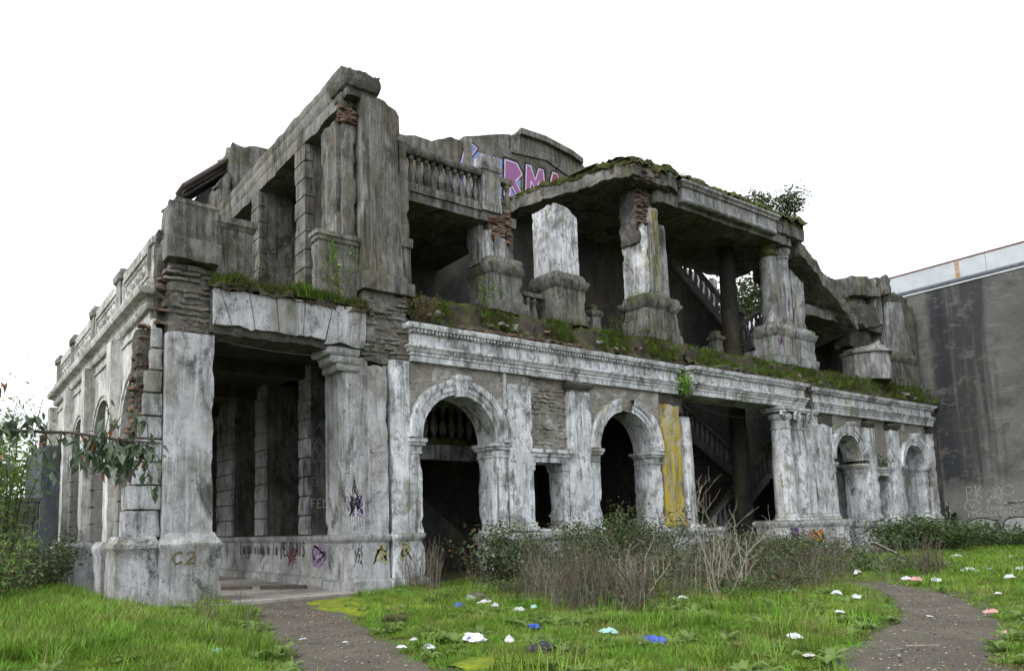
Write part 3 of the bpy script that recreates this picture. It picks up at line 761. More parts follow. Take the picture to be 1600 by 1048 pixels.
# broken ledge above the cornice: soil, moss and rubble
def ledge(x0, x1, prof, name='broken_ledge', mat='ledge_soil', seg=.09, amp=.12, axis=0):
    n = int((x1-x0)/seg); V = []; m = 15
    sec = []
    L = [0]
    for a, b in zip(prof, prof[1:]): L.append(L[-1]+math.hypot(b[0]-a[0], b[1]-a[1]))
    for k in range(m):
        d = L[-1]*k/(m-1); i = max(j for j in range(len(L)) if L[j] <= d+1e-9); i = min(i, len(prof)-2)
        t = (d-L[i])/(L[i+1]-L[i]); sec.append((prof[i][0]+(prof[i+1][0]-prof[i][0])*t, prof[i][1]+(prof[i+1][1]-prof[i][1])*t))
    for i in range(n+1):
        x = x0+(x1-x0)*i/n
        for (y, z) in sec:
            q = (x, y, z); a = N(q, 1.4)*amp+N(q, 4.5, 2)*amp*.8+N(q, 9, 5)*amp*.7+N(q, 17, 8)*amp*.4
            V.append((x, y-a*.7, z+a) if axis == 0 else (y-a*.7, x, z+a))
    Fq = [(i*m+k, (i+1)*m+k, (i+1)*m+k+1, i*m+k+1) for i in range(n) for k in range(m-1)]
    return link(name, fast_mesh(name, V, Fq, mat, True), B)
ledge(10.9, 44.05, [(17.42, 7.36), (17.46, 7.50), (17.66, 7.72), (17.78, 8.22), (18.0, 8.36), (18.7, 8.40)])
ledge(22.9, 30.7, [(17.02, 7.34), (17.06, 7.46), (17.40, 7.66), (17.6, 8.0)])
ledge(5.3, 9.75, [(17.50, 7.48), (17.56, 7.66), (17.76, 7.80), (18.1, 7.86), (18.9, 7.86)])
# crumbled brick along the ledge
lb = MB(); lb.box(12.6, 17.6, 17.50, 17.85, 7.38, 7.60, seg=.12, jit=.04, chip=.1); lbo = part('brick_course', lb, 'rubble', B)
for k in range(26):
    lay(lbo, RED, 12.7+k*.19, 17.48+random.uniform(-.03, .05), 7.50+random.uniform(-.03, .05), random.uniform(-.3, .3), tilt=.2)

for k in range(46):
    xx = random.uniform(11.2, 43); lay(lbo, random.choice((RED, GREY, GREY)), xx, 17.62+random.uniform(-.12, .12), 7.74+random.uniform(-.12, .12), random.uniform(-1.5, 1.5), random.uniform(.5, .9), tilt=.5)
# ---------------- floors, ceilings and inner walls that close the rooms
mb = MB(); mb.box(4.9, 9.7, 18.55, 44, 6.66, 7.70, seg=.6, jit=.02); part('gallery_ceiling', mb, 'interior_shaded', B)
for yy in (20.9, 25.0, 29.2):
    mb = MB(); mb.box(4.9, 9.4, yy, yy+.5, 6.26, 6.67, seg=.4, jit=.01); part('ceiling_beam', mb, 'interior_shaded', B)
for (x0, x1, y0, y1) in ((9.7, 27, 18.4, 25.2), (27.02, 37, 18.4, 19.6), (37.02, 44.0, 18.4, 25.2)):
    mb = MB(); mb.box(x0, x1, y0, y1, 7.42, 8.28, seg=.6, jit=.02); part('upper_floor', mb, 'interior_shaded', B)
mb = MB(); mb.box(9.7, 44.0, 25.25, 25.7, 0, 8.6, seg=.6, jit=.02); part('back_wall', mb, 'interior_shaded', B)
mb = MB(); mb.box(10.6, 27.6, 22.5, 22.9, 8.28, 14.6, seg=.6, jit=.02); part('back_wall', mb, 'interior_shaded', B)
mb = MB(); mb.box(33.3, 44.0, 20.6, 21.0, 8.28, 11.6, seg=.5, jit=.02); part('inner_wall', mb, 'interior_shaded', B)
mb = MB(); mb.box(22.3, 22.7, 18.5, 25.2, 0.05, 7.42, seg=.6, jit=.02); part('inner_wall', mb, 'interior_shaded', B)
mb = MB(); mb.box(36.9, 37.3, 18.5, 25.2, 0.05, 7.42, seg=.6, jit=.02); part('inner_wall', mb, 'interior_shaded', B)
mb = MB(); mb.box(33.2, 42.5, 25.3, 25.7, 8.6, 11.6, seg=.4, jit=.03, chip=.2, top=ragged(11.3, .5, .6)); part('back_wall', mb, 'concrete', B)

# ---------------- inner wall of the gallery: podium and thick piers
mb = MB(); mb.loft(9.28, 10.1, 18.82, 34, GP, seg=.3, jit=.010, chip=.03); podium = part('podium_wall', mb, 'plaster_pier', B, 'low wall inside the gallery covered in scrawled graffiti')
for i, (y0, y1, dx) in enumerate(((20.75, 21.45, 1.75), (24.3, 25.2, 2.0), (27.6, 29.4, 2.0), (31.6, 33.0, 2.0))):
    mb = MB(); mb.box(9.33, 9.3+dx, y0+.02, y1-.02, 1.52, 6.7, seg=.3, jit=.01); ip = part('gallery_pier', mb, 'concrete', B)
    z = 1.54
    while z < 6.3:
        b_ = MB(); b_.loft(9.25, 9.37, y0, y1, [(z+.01, -.02), (z+.03, 0), (z+.55, 0), (z+.57, -.02)], seg=.2, jit=.006, chip=.03)
        link('stone_block', mesh_of('stone_block', b_, 'plaster_pier'), ip); z += .58
mb = MB(); mb.box(11.6, 12.0, 19.0, 34, 0.05, 7.4, seg=.6, jit=.02); part('inner_wall', mb, 'interior_shaded', B)

# ================================================================ LEFT FLANK (faces -X), built in local coords: x along -Y, y into the wall (+X)
# local (u, d, z) -> world (4.05 + d, u, z)
ML = Matrix(((0, 1, 0, 4.05), (1, 0, 0, 0), (0, 0, 1, 0), (0, 0, 0, 1)))
CEN = [19.62, 23.68, 27.78, 31.9]
for i, cy in enumerate(CEN):
    r = 1.50; x0 = cy-2.05; x1 = cy+2.05
    x0r = 18.35 if i == 0 else x0
    mb = MB(ML); mb.arch_wall(cy, r, 4.12, x0r, x1, 7.0, .10, .95, jit=.01, rad=4)
    a = part('arch', mb, 'side_plaster', B)
    mb = MB(ML); mb.archivolt(cy, 4.12, [(r, .9), (r, .12), (r, .03), (r+.10, .03), (r+.12, -.01), (r+.22, -.01), (r+.23, .12)], n=30, a0=0, a1=math.pi if i else 2.05); link('archivolt', mesh_of('archivolt', mb, 'side_plaster'), a)
    # recessed-panel mouldings above the arch
    for (pa, pb, za, zb) in ((x0+.25, x1-.25, 5.0, 6.72),):
        f_ = MB(ML)
        for (q0, q1, w0, w1) in ((pa, pb, zb-.06, zb), (pa, pa+.06, za, zb-.061), (pb-.06, pb, za, zb-.061)):
            if i == 0 and q0 < 18.6: q0 = 18.6
            f_.cube(q0, q1, .05, .13, w0, w1)
        link('panel_moulding', mesh_of('panel_moulding', f_, 'side_plaster', smooth=False), a)
    # pier beyond this arch: rusticated blocks on both seen faces
    mb = MB(ML); mb.box(cy+1.52, cy+2.58, .14, .90, 1.3, 4.14, seg=.3, jit=.008); pr_ = part('flank_pier', mb, 'side_plaster', B)
    z = 1.5
    while z < 4.0:
        b_ = MB(ML); b_.loft(cy+1.50, cy+2.60, .02, .95, [(z+.01, -.02), (z+.03, 0), (z+.49, 0), (z+.51, -.02)], seg=.24, jit=.006, chip=.04)
        link('stone_block', mesh_of('stone_block', b_, 'side_plaster_shaded'), pr_); z += .52
    b_ = MB(ML); b_.loft(cy+1.75, cy+2.35, -.20, .1, [(1.45, 0), (6.9, 0)], seg=.3, jit=.006); link('pilaster', mesh_of('pilaster', b_, 'side_plaster'), pr_)
    b_ = MB(ML); b_.loft(cy+1.55, cy+2.55, -.30, 1.0, [(-.1, .05), (1.15, .05), (1.25, .10), (1.36, .10), (1.5, 0)], seg=.25, jit=.008, chip=.05); link('pedestal', mesh_of('pedestal', b_, 'plaster_pier'), pr_)
# entablature, parapet with posts and carved panels
mb = MB(ML); mb.loft(18.25, 34, .0, .9, [(6.98, .0), (7.05, .04), (7.12, .05), (7.16, .02), (7.24, .05), (7.30, .22), (7.38, .26), (7.46, .26), (7.50, .06), (7.66, .04)], seg=.3, zseg=.2, jit=.012, chip=.08)
part('entablature', mb, 'side_plaster', B)
mb = MB(ML); mb.loft(18.20, 34, .12, .55, [(7.6, .05), (7.78, .05), (7.80, 0), (8.58, 0), (8.60, .05), (8.74, .07), (8.78, .03)], seg=.3, zseg=.25, jit=.012, chip=.1)
par = part('parapet_wall', mb, 'side_plaster', B)
for yy in (21.7, 25.72, 29.75, 33.4):
    mb = MB(ML); mb.loft(yy-.30, yy+.30, .0, .62, [(7.6, .05), (7.85, .05), (7.9, 0), (8.60, 0), (8.64, .06), (8.80, .08), (8.84, .0), (8.95, .0)], seg=.2, jit=.010, chip=.06); part('parapet_post', mb, 'concrete_pale', B)
for k, (a, b) in enumerate(((18.45, 21.3), (22.1, 25.35), (26.1, 29.4), (30.1, 33.0))):
    mb = MB(ML)
    for (q0, q1, w0, w1) in ((a, b, 8.46, 8.54), (a, b, 7.82, 7.88), (a, a+.07, 7.88, 8.46), (b-.07, b, 7.88, 8.46)): mb.cube(q0, q1, .04, .14, w0, w1)
    n_ = 5
    for j in range(n_):        # scrolls
        c0 = a+.3+(b-a-.6)*j/(n_-1)
        pts = [(c0+(.21*(1-i/22))*math.cos(i*.5+j), .11, 8.15+(.21*(1-i/22))*math.sin(i*.5+j)) for i in range(20)]
        mb.tube(pts, .028, .018, 5)
        mb.lathe(c0+.30, .1, 8.05, [(.03, 0), (.07, .06), (.05, .16), (.02, .22)], n=6)
    x = a+.12
    while x < b-.12: mb.cube(x, x+.05, .07, .13, 8.34, 8.41); x += .11
    link('carved_panel', mesh_of('carved_panel', mb, 'side_plaster', smooth=False), par)
mb = MB(ML); mb.loft(18.3, 34, .15, .6, [(8.70, 0), (8.86, 0)], seg=.2, jit=.03, chip=.1, top=ragged(8.84, .07, 1.3)); part('parapet_coping', mb, 'roof_dark', B)
mb = MB(); mb.box(4.2, 4.95, 17.95, 18.9, 6.6, 8.9, seg=.12, jit=.05, chip=.12, top=ragged(8.85, .12, 2)); part('rough_masonry', mb, 'rubble', B)
# far end: projecting block, low wall
mb = MB(); mb.loft(3.48, 4.75, 32.4, 38, [(0, .06), (1.3, .06), (1.4, 0), (5.2, 0)], seg=.3, jit=.015, chip=.1); part('flank_pier', mb, 'blue_wall', B)
mb = MB(); mb.loft(-1.5, 3.46, 32.6, 32.9, [(0, 0), (3.05, 0), (3.07, .06), (3.2, .06)], seg=.3, jit=.015, chip=.05); part('low_wall', mb, 'concrete', B)
mb = MB(); mb.box(9.7, 10.2, 34, 44, 0, 7, seg=.8); part('inner_wall', mb, 'interior_shaded', B)
mb = MB(); mb.box(4.6, 9.8, 43.6, 44, 0, 7, seg=.8); part('inner_wall', mb, 'interior_shaded', B)

# ================================================================ UPPER FLOOR
# corner tower
mb = MB(); mb.loft(9.55, 10.76, 17.60, 18.35, [(8.2, .10), (8.68, .12), (8.74, .03), (9.4, .0), (14.0, 0)], seg=.12, jit=.012, chip=.06, top=lambda x, y: 13.86-.33*max(0, x-10.25)-.9*max(0, x-10.55)+.10*N((x, y, 0), 4)+.05*N((x, y, 0), 11))
part('tower_pier', mb, 'concrete', B, 'tall broken grey pier rising highest at the corner')
mb = MB(); mb.loft(9.08, 9.52, 17.95, 19.0, [(8.2, .05), (9.7, .05), (9.75, .0), (13.6, 0)], seg=.12, jit=.015, chip=.10, top=lambda x, y: 13.35+.5*(x-9.1)+.15*N((x, y, 0), 4)); part('tower_pier', mb, 'concrete', B)
mb = MB(); mb.loft(8.92, 9.10, 18.05, 19.0, [(9.6, 0), (13.3, 0)], seg=.12, jit=.02, chip=.08, top=ragged(13.1, .12, 4)); part('pier_strip', mb, 'concrete', B)
mb = MB(); mb.loft(10.82, 11.12, 17.75, 18.6, [(8.25, .10), (8.6, .10), (8.64, .02), (9.66, .02), (9.7, .08), (9.85, .12), (9.95, .12), (10.0, .02), (10.1, 0), (13.1, 0)], seg=.12, jit=.010, chip=.05, top=ragged(12.95, .1, 4)); part('pier_strip', mb, 'concrete', B)
mb = MB(); mb.loft(8.30, 9.50, 17.86, 18.2, [(7.7, 0), (9.42, 0), (9.46, .05), (9.55, .06), (9.58, .1), (9.7, .1), (9.72, .04)], seg=.14, jit=.010, chip=.07); part('parapet_wall', mb, 'concrete', B, 'short parapet stump with reddish stains and a climbing plant')
mb = MB(); mb.loft(8.22, 8.50, 17.95, 18.15, [(7.7, 0), (9.5, 0)], seg=.1, jit=.03, chip=.1, top=ragged(9.3, .15, 4)); part('parapet_end', mb, 'concrete', B)
mb = MB(); mb.loft(9.08, 9.50, 18.0, 18.3, [(13.0, 0), (13.8, 0)], seg=.08, jit=.06, chip=.1); tb = part('rough_masonry', mb, 'rubble', B)
for k in range(14): lay(tb, RED, 9.1+.14*(k % 4), 17.97+random.uniform(-.05, .05), 13.1+.09*(k//3), random.uniform(-.4, .4))
for (x, y, z0, z1, m_) in ((9.60, 17.575, 8.8, 13.5, 'concrete'), (9.74, 17.575, 8.8, 13.5, 'concrete'), (10.58, 17.575, 8.8, 13.2, 'concrete'), (9.0, 17.70, 1.56, 5.8, 'plaster_pier'), (9.22, 17.70, 1.56, 5.8, 'plaster_pier'), (9.46, 17.70, 1.56, 5.8, 'plaster_pier')):
    mb = MB(); mb.loft(x, x+.07, y, y+.1, [(z0, 0), (z1, 0)], seg=.07, zseg=.2, jit=.003, chip=.015); part('pier_strip', mb, m_, B)
# long beam over the upper gallery
mb = MB(); mb.loft(9.08, 10.05, 17.98, 29.2, [(13.62, .0), (13.98, .0), (14.0, -.015), (14.02, -.015), (14.04, .0), (14.42, 0), (14.44, -.015), (14.46, -.015), (14.48, 0), (14.92, .0)], seg=.3, zseg=.25, jit=.012, chip=.08, top=lambda x, y: 14.78+.06*N((x, y, 0), 1.1)+.05*N((x, y, 0), 4)); part('roof_beam', mb, 'concrete', B)
mb = MB(); mb.loft(9.02, 10.12, 17.62, 18.6, [(13.78, -.06), (14.0, -.08), (14.05, .0), (14.2, .04), (14.6, .02)], seg=.09, jit=.04, chip=.12, top=ragged(14.52, .10, 3)); part('beam_end', mb, 'rubble', B)
for i, (y0, y1) in enumerate(((20.45, 21.25), (24.35, 25.15), (28.3, 29.1))):
    mb = MB(); mb.box(9.30, 10.32, y0+.02, y1-.02, 7.9, 13.65, seg=.2, jit=.014, chip=.05); gp = part('upper_pillar', mb, 'concrete', B)
    z = 7.9
    while z < 13.3:
        b_ = MB(); b_.loft(9.06, 9.36, y0, y1, [(z+.008, -.015), (z+.025, 0), (z+.545, 0), (z+.562, -.015)], seg=.18, jit=.006, chip=.05)
        link('stone_block', mesh_of('stone_block', b_, 'concrete'), gp); z += .57
mb = MB(); mb.box(11.15, 11.5, 19.3, 34, 8.28, 14.3, seg=.4, jit=.02); iw = part('inner_wall', mb, 'concrete', B)
for yy in (22.3, 26.2):
    f_ = MB(); f_.cube(11.06, 11.16, yy, yy+.12, 9.8, 12.6); f_.cube(11.06, 11.16, yy+1.2, yy+1.32, 9.8, 12.6); f_.cube(11.06, 11.16, yy+.121, yy+1.199, 12.48, 12.6); f_.cube(11.02, 11.16, yy-.1, yy+1.42, 9.68, 9.8); f_.cube(11.08, 11.14, yy+.62, yy+.70, 9.81, 12.47)
    link('window_frame', mesh_of('window_frame', f_, 'concrete_pale', smooth=False), iw)
mb = MB(); mb.box(10.06, 12.0, 19.0, 29.2, 13.66, 13.95, seg=.4, jit=.02); part('gallery_ceiling', mb, 'concrete', B)
mb = MB(); mb.box(10.3, 11.2, 18.3, 34, 10.2, 10.45, seg=.4, jit=.02); part('inner_beam', mb, 'concrete', B)
# chunk of wall above the far end of the beam, and the corrugated lean-to roof
mb = MB(); mb.box(9.75, 11.8, 29.3, 33, 12.5, 18.0, seg=.25, jit=.05, chip=.25, top=ragged(17.9, .2, .9)); part('wall_stump', mb, 'concrete', B)
mb = MB(); mb.box(9.0, 9.74, 29.2, 30.5, 12.5, 16.4, seg=.25, jit=.04, chip=.2, top=lambda x, y: 16.0+1.9*(x-9.2)); part('wall_stump', mb, 'concrete', B)
mb = MB(); mb.prism([(8.0, 15.63), (9.7, 17.15), (9.7, 16.95), (8.0, 15.43)], 30.0, 30.9); rf = part('lean_to_roof', mb, 'roof_dark', B)
for k in range(5):
    x0 = 7.22; yy = 29.85+k*.23
    m2 = MB(); m2.tube([(7.92, yy, 15.70), (9.72, yy, 17.32)], .10, .10, 7); link('roof_sheet', mesh_of('roof_sheet', m2, 'rust_metal'), rf)
for k in range(5):
    yy = 30.0+k*.3; m2 = MB(); m2.prism([(7.75, 15.29), (9.7, 17.0), (9.7, 16.82), (7.75, 15.11)], yy-.1*k, yy+.05*k+.14); link('rafter', mesh_of('rafter', m2, 'roof_dark'), rf)
mb = MB(); mb.box(8.6, 9.6, 30.2, 31.8, 12, 16.2, seg=.5, jit=.03, top=lambda x, y: 15.6+.85*(x-8.6)); part('back_wall', mb, 'interior_shaded', B)

# terrace slab and balustrade
mb = MB(); mb.box(10.95, 15.4, 17.98, 22.5, 11.30, 11.62, seg=.18, jit=.015, chip=.06); part('terrace_slab', mb, 'concrete', B)
mb = MB(); mb.loft(11.0, 14.0, 17.92, 18.24, [(11.58, .0), (11.80, .0), (11.84, -.02)], seg=.18, jit=.010, chip=.04)
bal = part('balustrade', mb, 'concrete', B, 'weathered balustrade on the terrace in front of the painted gable')
mb = MB(); mb.loft(10.98, 14.05, 17.94, 18.22, [(12.74, .0), (12.78, .03), (12.86, .05), (12.94, .04), (12.97, -.01)], seg=.2, jit=.008, chip=.04); link('rail', mesh_of('rail', mb, 'concrete'), bal)
BP = [(.085, 0), (.085, .06), (.055, .09), (.07, .13), (.105, .24), (.112, .34), (.09, .48), (.06, .60), (.05, .68), (.075, .71), (.05, .745), (.085, .78), (.09, .90)]
m_ = MB(); m_.lathe(0, 0, 0, BP, n=12); BAL = mesh_of('baluster', m_, 'concrete')
m_ = MB(); m_.lathe(0, 0, 0, [(r*.9, z*.9) for r, z in BP], n=10); BALS = mesh_of('baluster', m_, 'stair')
for k in range(11):
    o = link('baluster', BAL, bal); o.location = (11.16+k*.265, 18.08, 11.84); o.rotation_euler = (0, 0, random.random()*3); 
o = link('baluster', BAL, bal); o.location = (15.12, 18.10, 11.84)
mb = MB(); mb.loft(13.98, 14.72, 17.90, 18.32, [(11.62, .02), (11.86, .02), (11.88, .0), (12.95, .0), (12.98, .05), (13.12, .07), (13.14, .02), (13.44, .02), (13.48, -.02)], seg=.15, jit=.008, chip=.06); link('post', mesh_of('post', mb, 'concrete_pale'), bal)
mb = MB(); mb.box(14.78, 15.3, 17.94, 18.24, 12.74, 12.92, seg=.1, jit=.015, chip=.06); link('rail', mesh_of('rail', mb, 'concrete'), bal)

UPED = [(8.35, .10), (8.72, .12), (8.78, .03), (9.62, .02), (9.66, .06), (9.76, .10), (9.86, .14), (9.94, .14), (9.98, .07), (10.12, .06), (10.2, .0)]
def upped(x0, x1, y0, y1, mat='concrete', z0=8.4):
    mb = MB(); mb.loft(x0, x1, y0, y1, UPED, seg=.15, jit=.012, chip=.10, bot=ragged(z0, .06, 2, x0)); return part('pedestal', mb, mat, B)
# pier A: brick core with fallen plaster
upped(14.2, 15.5, 17.95, 19.0)
mb = MB(); mb.box(14.28, 15.30, 18.02, 18.95, 10.1, 12.3, seg=.11, jit=.06, chip=.16, top=lambda x, y: 12.2-.9*max(0, x-14.75)-.25*max(0, 14.6-x)+.1*N((x, y, 0), 4)); pa = part('brick_pier', mb, 'rubble', B, 'crumbling pier with bare red brick under moss')
for k in range(16):
    z = 10.75+k*.095
    for x in (14.42, 14.72, 15.0):
        if x < 15.45-(z-10.6)*.36 and random.random() < .9: lay(pa, RED, x+random.uniform(-.05, .05), 18.02, z, random.uniform(-.15, .15))
mb = MB(); mb.box(14.22, 14.40, 17.96, 18.98, 10.1, 11.5, seg=.09, jit=.015, chip=.1, top=lambda x, y: 11.15+.45*(y-18.3)+.1*N((x, y, 0), 5)); link('stucco_patch', mesh_of('stucco_patch', mb, 'plaster'), pa)
mb = MB(); mb.box(14.40, 15.0, 17.94, 18.05, 10.1, 11.2, seg=.09, jit=.015, chip=.1, top=lambda x, y: 10.95-.5*abs(x-14.55)+.12*N((x, y, 0), 5)); link('stucco_patch', mesh_of('stucco_patch', mb, 'concrete_pale'), pa)
mb = MB(); mb.box(14.05, 14.3, 18.3, 18.95, 10.0, 12.2, seg=.14, jit=.015, chip=.08); part('pier_strip', mb, 'concrete_pale', B)
# pier B: white broken shaft
upped(16.98, 18.36, 17.95, 19.15)
mb = MB(); mb.loft(17.08, 17.62, 17.98, 19.1, [(10.1, 0), (12.9, 0)], seg=.11, jit=.010, chip=.06, top=lambda x, y: 12.60+.10*N((x, y, 0), 3)+.08*N((x, y, 0), 8)); part('pier_shaft', mb, 'plaster', B, 'white broken shaft with a jagged top')
mb = MB(); mb.loft(17.60, 18.24, 18.04, 19.05, [(10.1, 0), (12.9, 0)], seg=.11, jit=.010, chip=.06, top=lambda x, y: 12.55-.35*max(0, x-17.8)+.12*N((x, y, 0), 3)+.1*N((x, y, 0), 7)); part('pier_shaft', mb, 'plaster', B)
for x in (17.66, 18.12):
    mb = MB(); mb.loft(x, x+.07, 18.0, 18.1, [(10.15, 0), (12.3, 0)], seg=.07, jit=.004, chip=.02, top=ragged(12.1, .15, 5, x)); part('pier_strip', mb, 'plaster', B)
# little balusters left between the piers
for x in (15.92, 16.2, 16.48):
    m2 = MB(); m2.lathe(x, 18.5, 8.35, BP, n=12); part('baluster', m2, 'concrete', B)
mb = MB(); mb.box(15.6, 16.9, 18.36, 18.66, 9.26, 9.42, seg=.12, jit=.02, chip=.06); part('rail', mb, 'concrete', B)
for x in (18.95,):
    mb = MB(); mb.loft(x, x+.42, 18.2, 18.6, [(8.3, .05), (8.5, .05), (8.55, 0), (8.95, 0), (9.0, .06), (9.1, .08), (9.2, -.02), (9.26, -.10), (9.36, -.05), (9.44, -.16)], seg=.1, jit=.008, chip=.03); part('newel_post', mb, 'concrete', B)
# pier C: white flank, yellowed front, round half column
upped(21.55, 22.55, 17.95, 19.1); upped(22.6, 23.5, 18.05, 19.0)
mb = MB(); mb.loft(21.62, 21.9, 18.0, 19.05, [(10.1, 0), (12.9, 0)], seg=.1, jit=.010, chip=.07, top=lambda x, y: 12.9-.55*max(0, y-18.2)+.16*N((x, y, 0), 3)+.1*N((x, y, 0), 8)); part('pier_shaft', mb, 'plaster', B, 'white flank of the pier with plaster torn off above')
mb = MB(); mb.loft(21.92, 22.56, 17.98, 19.0, [(10.1, 0), (13.75, 0)], seg=.12, jit=.010, chip=.05, top=ragged(13.6, .1, 4)); part('pier_shaft', mb, 'pier_lichen', B)
mb = MB(); mb.loft(22.16, 22.46, 17.955, 18.02, [(10.3, 0), (13.5, 0)], seg=.08, jit=.008, chip=.12); part('pier_strip', mb, 'lichen_run', B)
mb = MB(); mb.column(23.0, 18.45, [(10.1, .40), (10.2, .40), (10.24, .35), (13.1, .31), (13.15, .29)], n=20, jit=.012); part('column', mb, 'concrete_pale', B)
mb = MB(); mb.box(21.5, 22.5, 18.1, 19.05, 12.2, 14.5, seg=.12, jit=.07, chip=.15); pcm = part('rough_masonry', mb, 'rubble', B)
courses(pcm, RED, 21.5, 22.0, 18.06, 12.9, 14.2, .28, .10, keep=.8)
# roof slab over the portal, with its entablature
SL = [(20.75, 17.55), (23.2, 17.52), (23.5, 17.95), (29.95, 17.95), (30.2, 17.6), (32.2, 17.6), (33.0, 19.0), (33.6, 22.3), (28.0, 22.6), (18.3, 22.6), (19.0, 20.6)]
def slab(poly, ztop, thick, name, mat, amp=.10, sub=26, parent=None):
    # polygon slab triangulated as a jittered grid clipped to the outline
    xs = [p[0] for p in poly]; ys = [p[1] for p in poly]
    def inside(x, y):
        c = False; j = len(poly)-1
        for i in range(len(poly)):
            xi, yi = poly[i]; xj, yj = poly[j]
            if (yi > y) != (yj > y) and x < (xj-xi)*(y-yi)/(yj-yi)+xi: c = not c
            j = i
        return c
    bm = bmesh.new(); vs = []
    n = len(poly)
    for i in range(n):
        a, b = poly[i], poly[(i+1) % n]; d = math.hypot(b[0]-a[0], b[1]-a[1]); k = max(1, int(d/.11))
        for t in range(k):
            x = a[0]+(b[0]-a[0])*t/k; y = a[1]+(b[1]-a[1])*t/k; j = amp*N((x, y, 0), 1.6)+amp*.6*N((x, y, 0), 4.2)
            vs.append((x+j, y+j*.8))
    cxm = sum(p[0] for p in poly)/n; cym = sum(p[1] for p in poly)/n; rings = []; lev = 6; m = len(vs)
    for q in range(lev):
        u = q/(lev-1); rg = []
        for (x, y) in vs:
            dx, dy = cxm-x, cym-y; L_ = math.hypot(dx, dy); z = ztop(x, y)-thick*(1-u)
            bite = amp*.55*N((x, y, z), 3.2, 3)+amp*.45*N((x, y, z*1.5), 8, 6)+amp*.25*N((x, y, z), 16, 2)+.10*amp*(abs(u-.5)*2)**3
            zz = z+(amp*.7*N((x, y, 0), 1.8)+amp*.5*N((x, y, 0), 5))*u+amp*.3*N((x, y, z), 6, 1)
            rg.append(bm.verts.new((x+dx/L_*bite, y+dy/L_*bite, zz)))
        rings.append(rg)
    for q in range(lev-1):
        for i in range(m):
            k = (i+1) % m; bm.faces.new((rings[q][i], rings[q][k], rings[q+1][k], rings[q+1][i]))
    bot, top = rings[0], rings[-1]
    f1 = bm.faces.new(top); f2 = bm.faces.new(bot[::-1])
    bmesh.ops.triangulate(bm, faces=[f1, f2])
    bmesh.ops.recalc_face_normals(bm, faces=bm.faces)
    me = bpy.data.meshes.new(name); bm.to_mesh(me); bm.free(); me.materials.append(MATS[mat]); finish(me)
    return link(name, me, parent or B)
slab([(x-.05 if x < 22 else x, y-.04 if y < 18 else y) for x, y in SL], lambda x, y: 15.22-.12*(x < 21.5)-.018*(x-21)+(y-17.5)*-.045-.35*max(0, 20.3-x)*.3+.08*N((x, y, 0), 1.2), .24, 'moss_cover', 'moss_dark', amp=.2)
slab(SL, lambda x, y: 15.05-.018*(x-21)+(y-17.5)*-.045-.35*max(0, 20.3-x)*.3, .62, 'roof_slab', 'concrete', amp=.16)
mb = MB(); mb.loft(22.3, 31.4, 17.75, 18.7, [(13.85, 0), (14.45, 0)], seg=.25, jit=.02, chip=.1); part('roof_beam', mb, 'concrete', B)
mb = MB(); mb.loft(23.55, 29.95, 17.52, 18.2, [(14.02, .0), (14.08, .05), (14.14, .05), (14.16, .02), (14.22, .02), (14.24, -.02), (14.62, -.02), (14.64, .06), (14.72, .08), (14.78, .16), (14.86, .16), (14.9, .05)], seg=.2, zseg=.14, jit=.010, chip=.07); part('entablature', mb, 'concrete_pale', B)
ledge(20.6, 32.4, [(17.42, 14.88), (17.46, 15.04), (17.75, 15.22), (18.6, 15.30), (20.0, 15.2)], name='mossy_roof_edge', mat='moss_dark', amp=.13)
mb = MB(); mb.loft(20.75, 23.4, 17.62, 18.6, [(14.1, 0), (14.9, .0)], seg=.12, jit=.08, chip=.2, bot=ragged(14.35, .15, 2)); rk = part('rough_masonry', mb, 'rubble', B)
for k in range(22): lay(rk, RED, 20.85+random.random()*1.3, 17.60+random.uniform(-.05, .1), 14.45+random.random()*.45, random.uniform(-.5, .5), tilt=.25)
# cluster D: columns either side of the upper stair
mb = MB(); mb.loft(29.85, 32.9, 17.9, 19.0, UPED, seg=.16, jit=.012, chip=.10, bot=ragged(8.35, .05, 2)); part('pedestal', mb, 'concrete_pale', B)
mb = MB(); mb.column(30.35, 18.32, [(10.15, .46), (10.25, .46), (10.28, .42), (13.1, .36), (13.25, .36)], n=20, jit=.012); part('column', mb, 'concrete_pale', B)
mb = MB(); mb.lathe(30.35, 18.32, 13.22, [(.30, 0), (.38, .2), (.30, .4), (.40, .6)], n=12); part('capital', mb, 'moss_dark', B)
mb = MB(); mb.column(31.35, 18.38, [(10.15, .46), (10.25, .46), (10.28, .42), (13.35, .37), (13.38, .42), (13.46, .42), (13.5, .37), (13.62, .48), (13.8, .50), (13.82, .44)], n=20, jit=.012); part('column', mb, 'concrete_pale', B)
mb = MB(); mb.loft(31.8, 32.8, 18.12, 19.0, [(10.1, 0), (13.3, 0)], seg=.14, jit=.012, chip=.05, top=lambda x, y: 13.0-.55*(x-31.8)+.08*N((x, y, 0), 4)); part('pier_shaft', mb, 'concrete_pale', B)
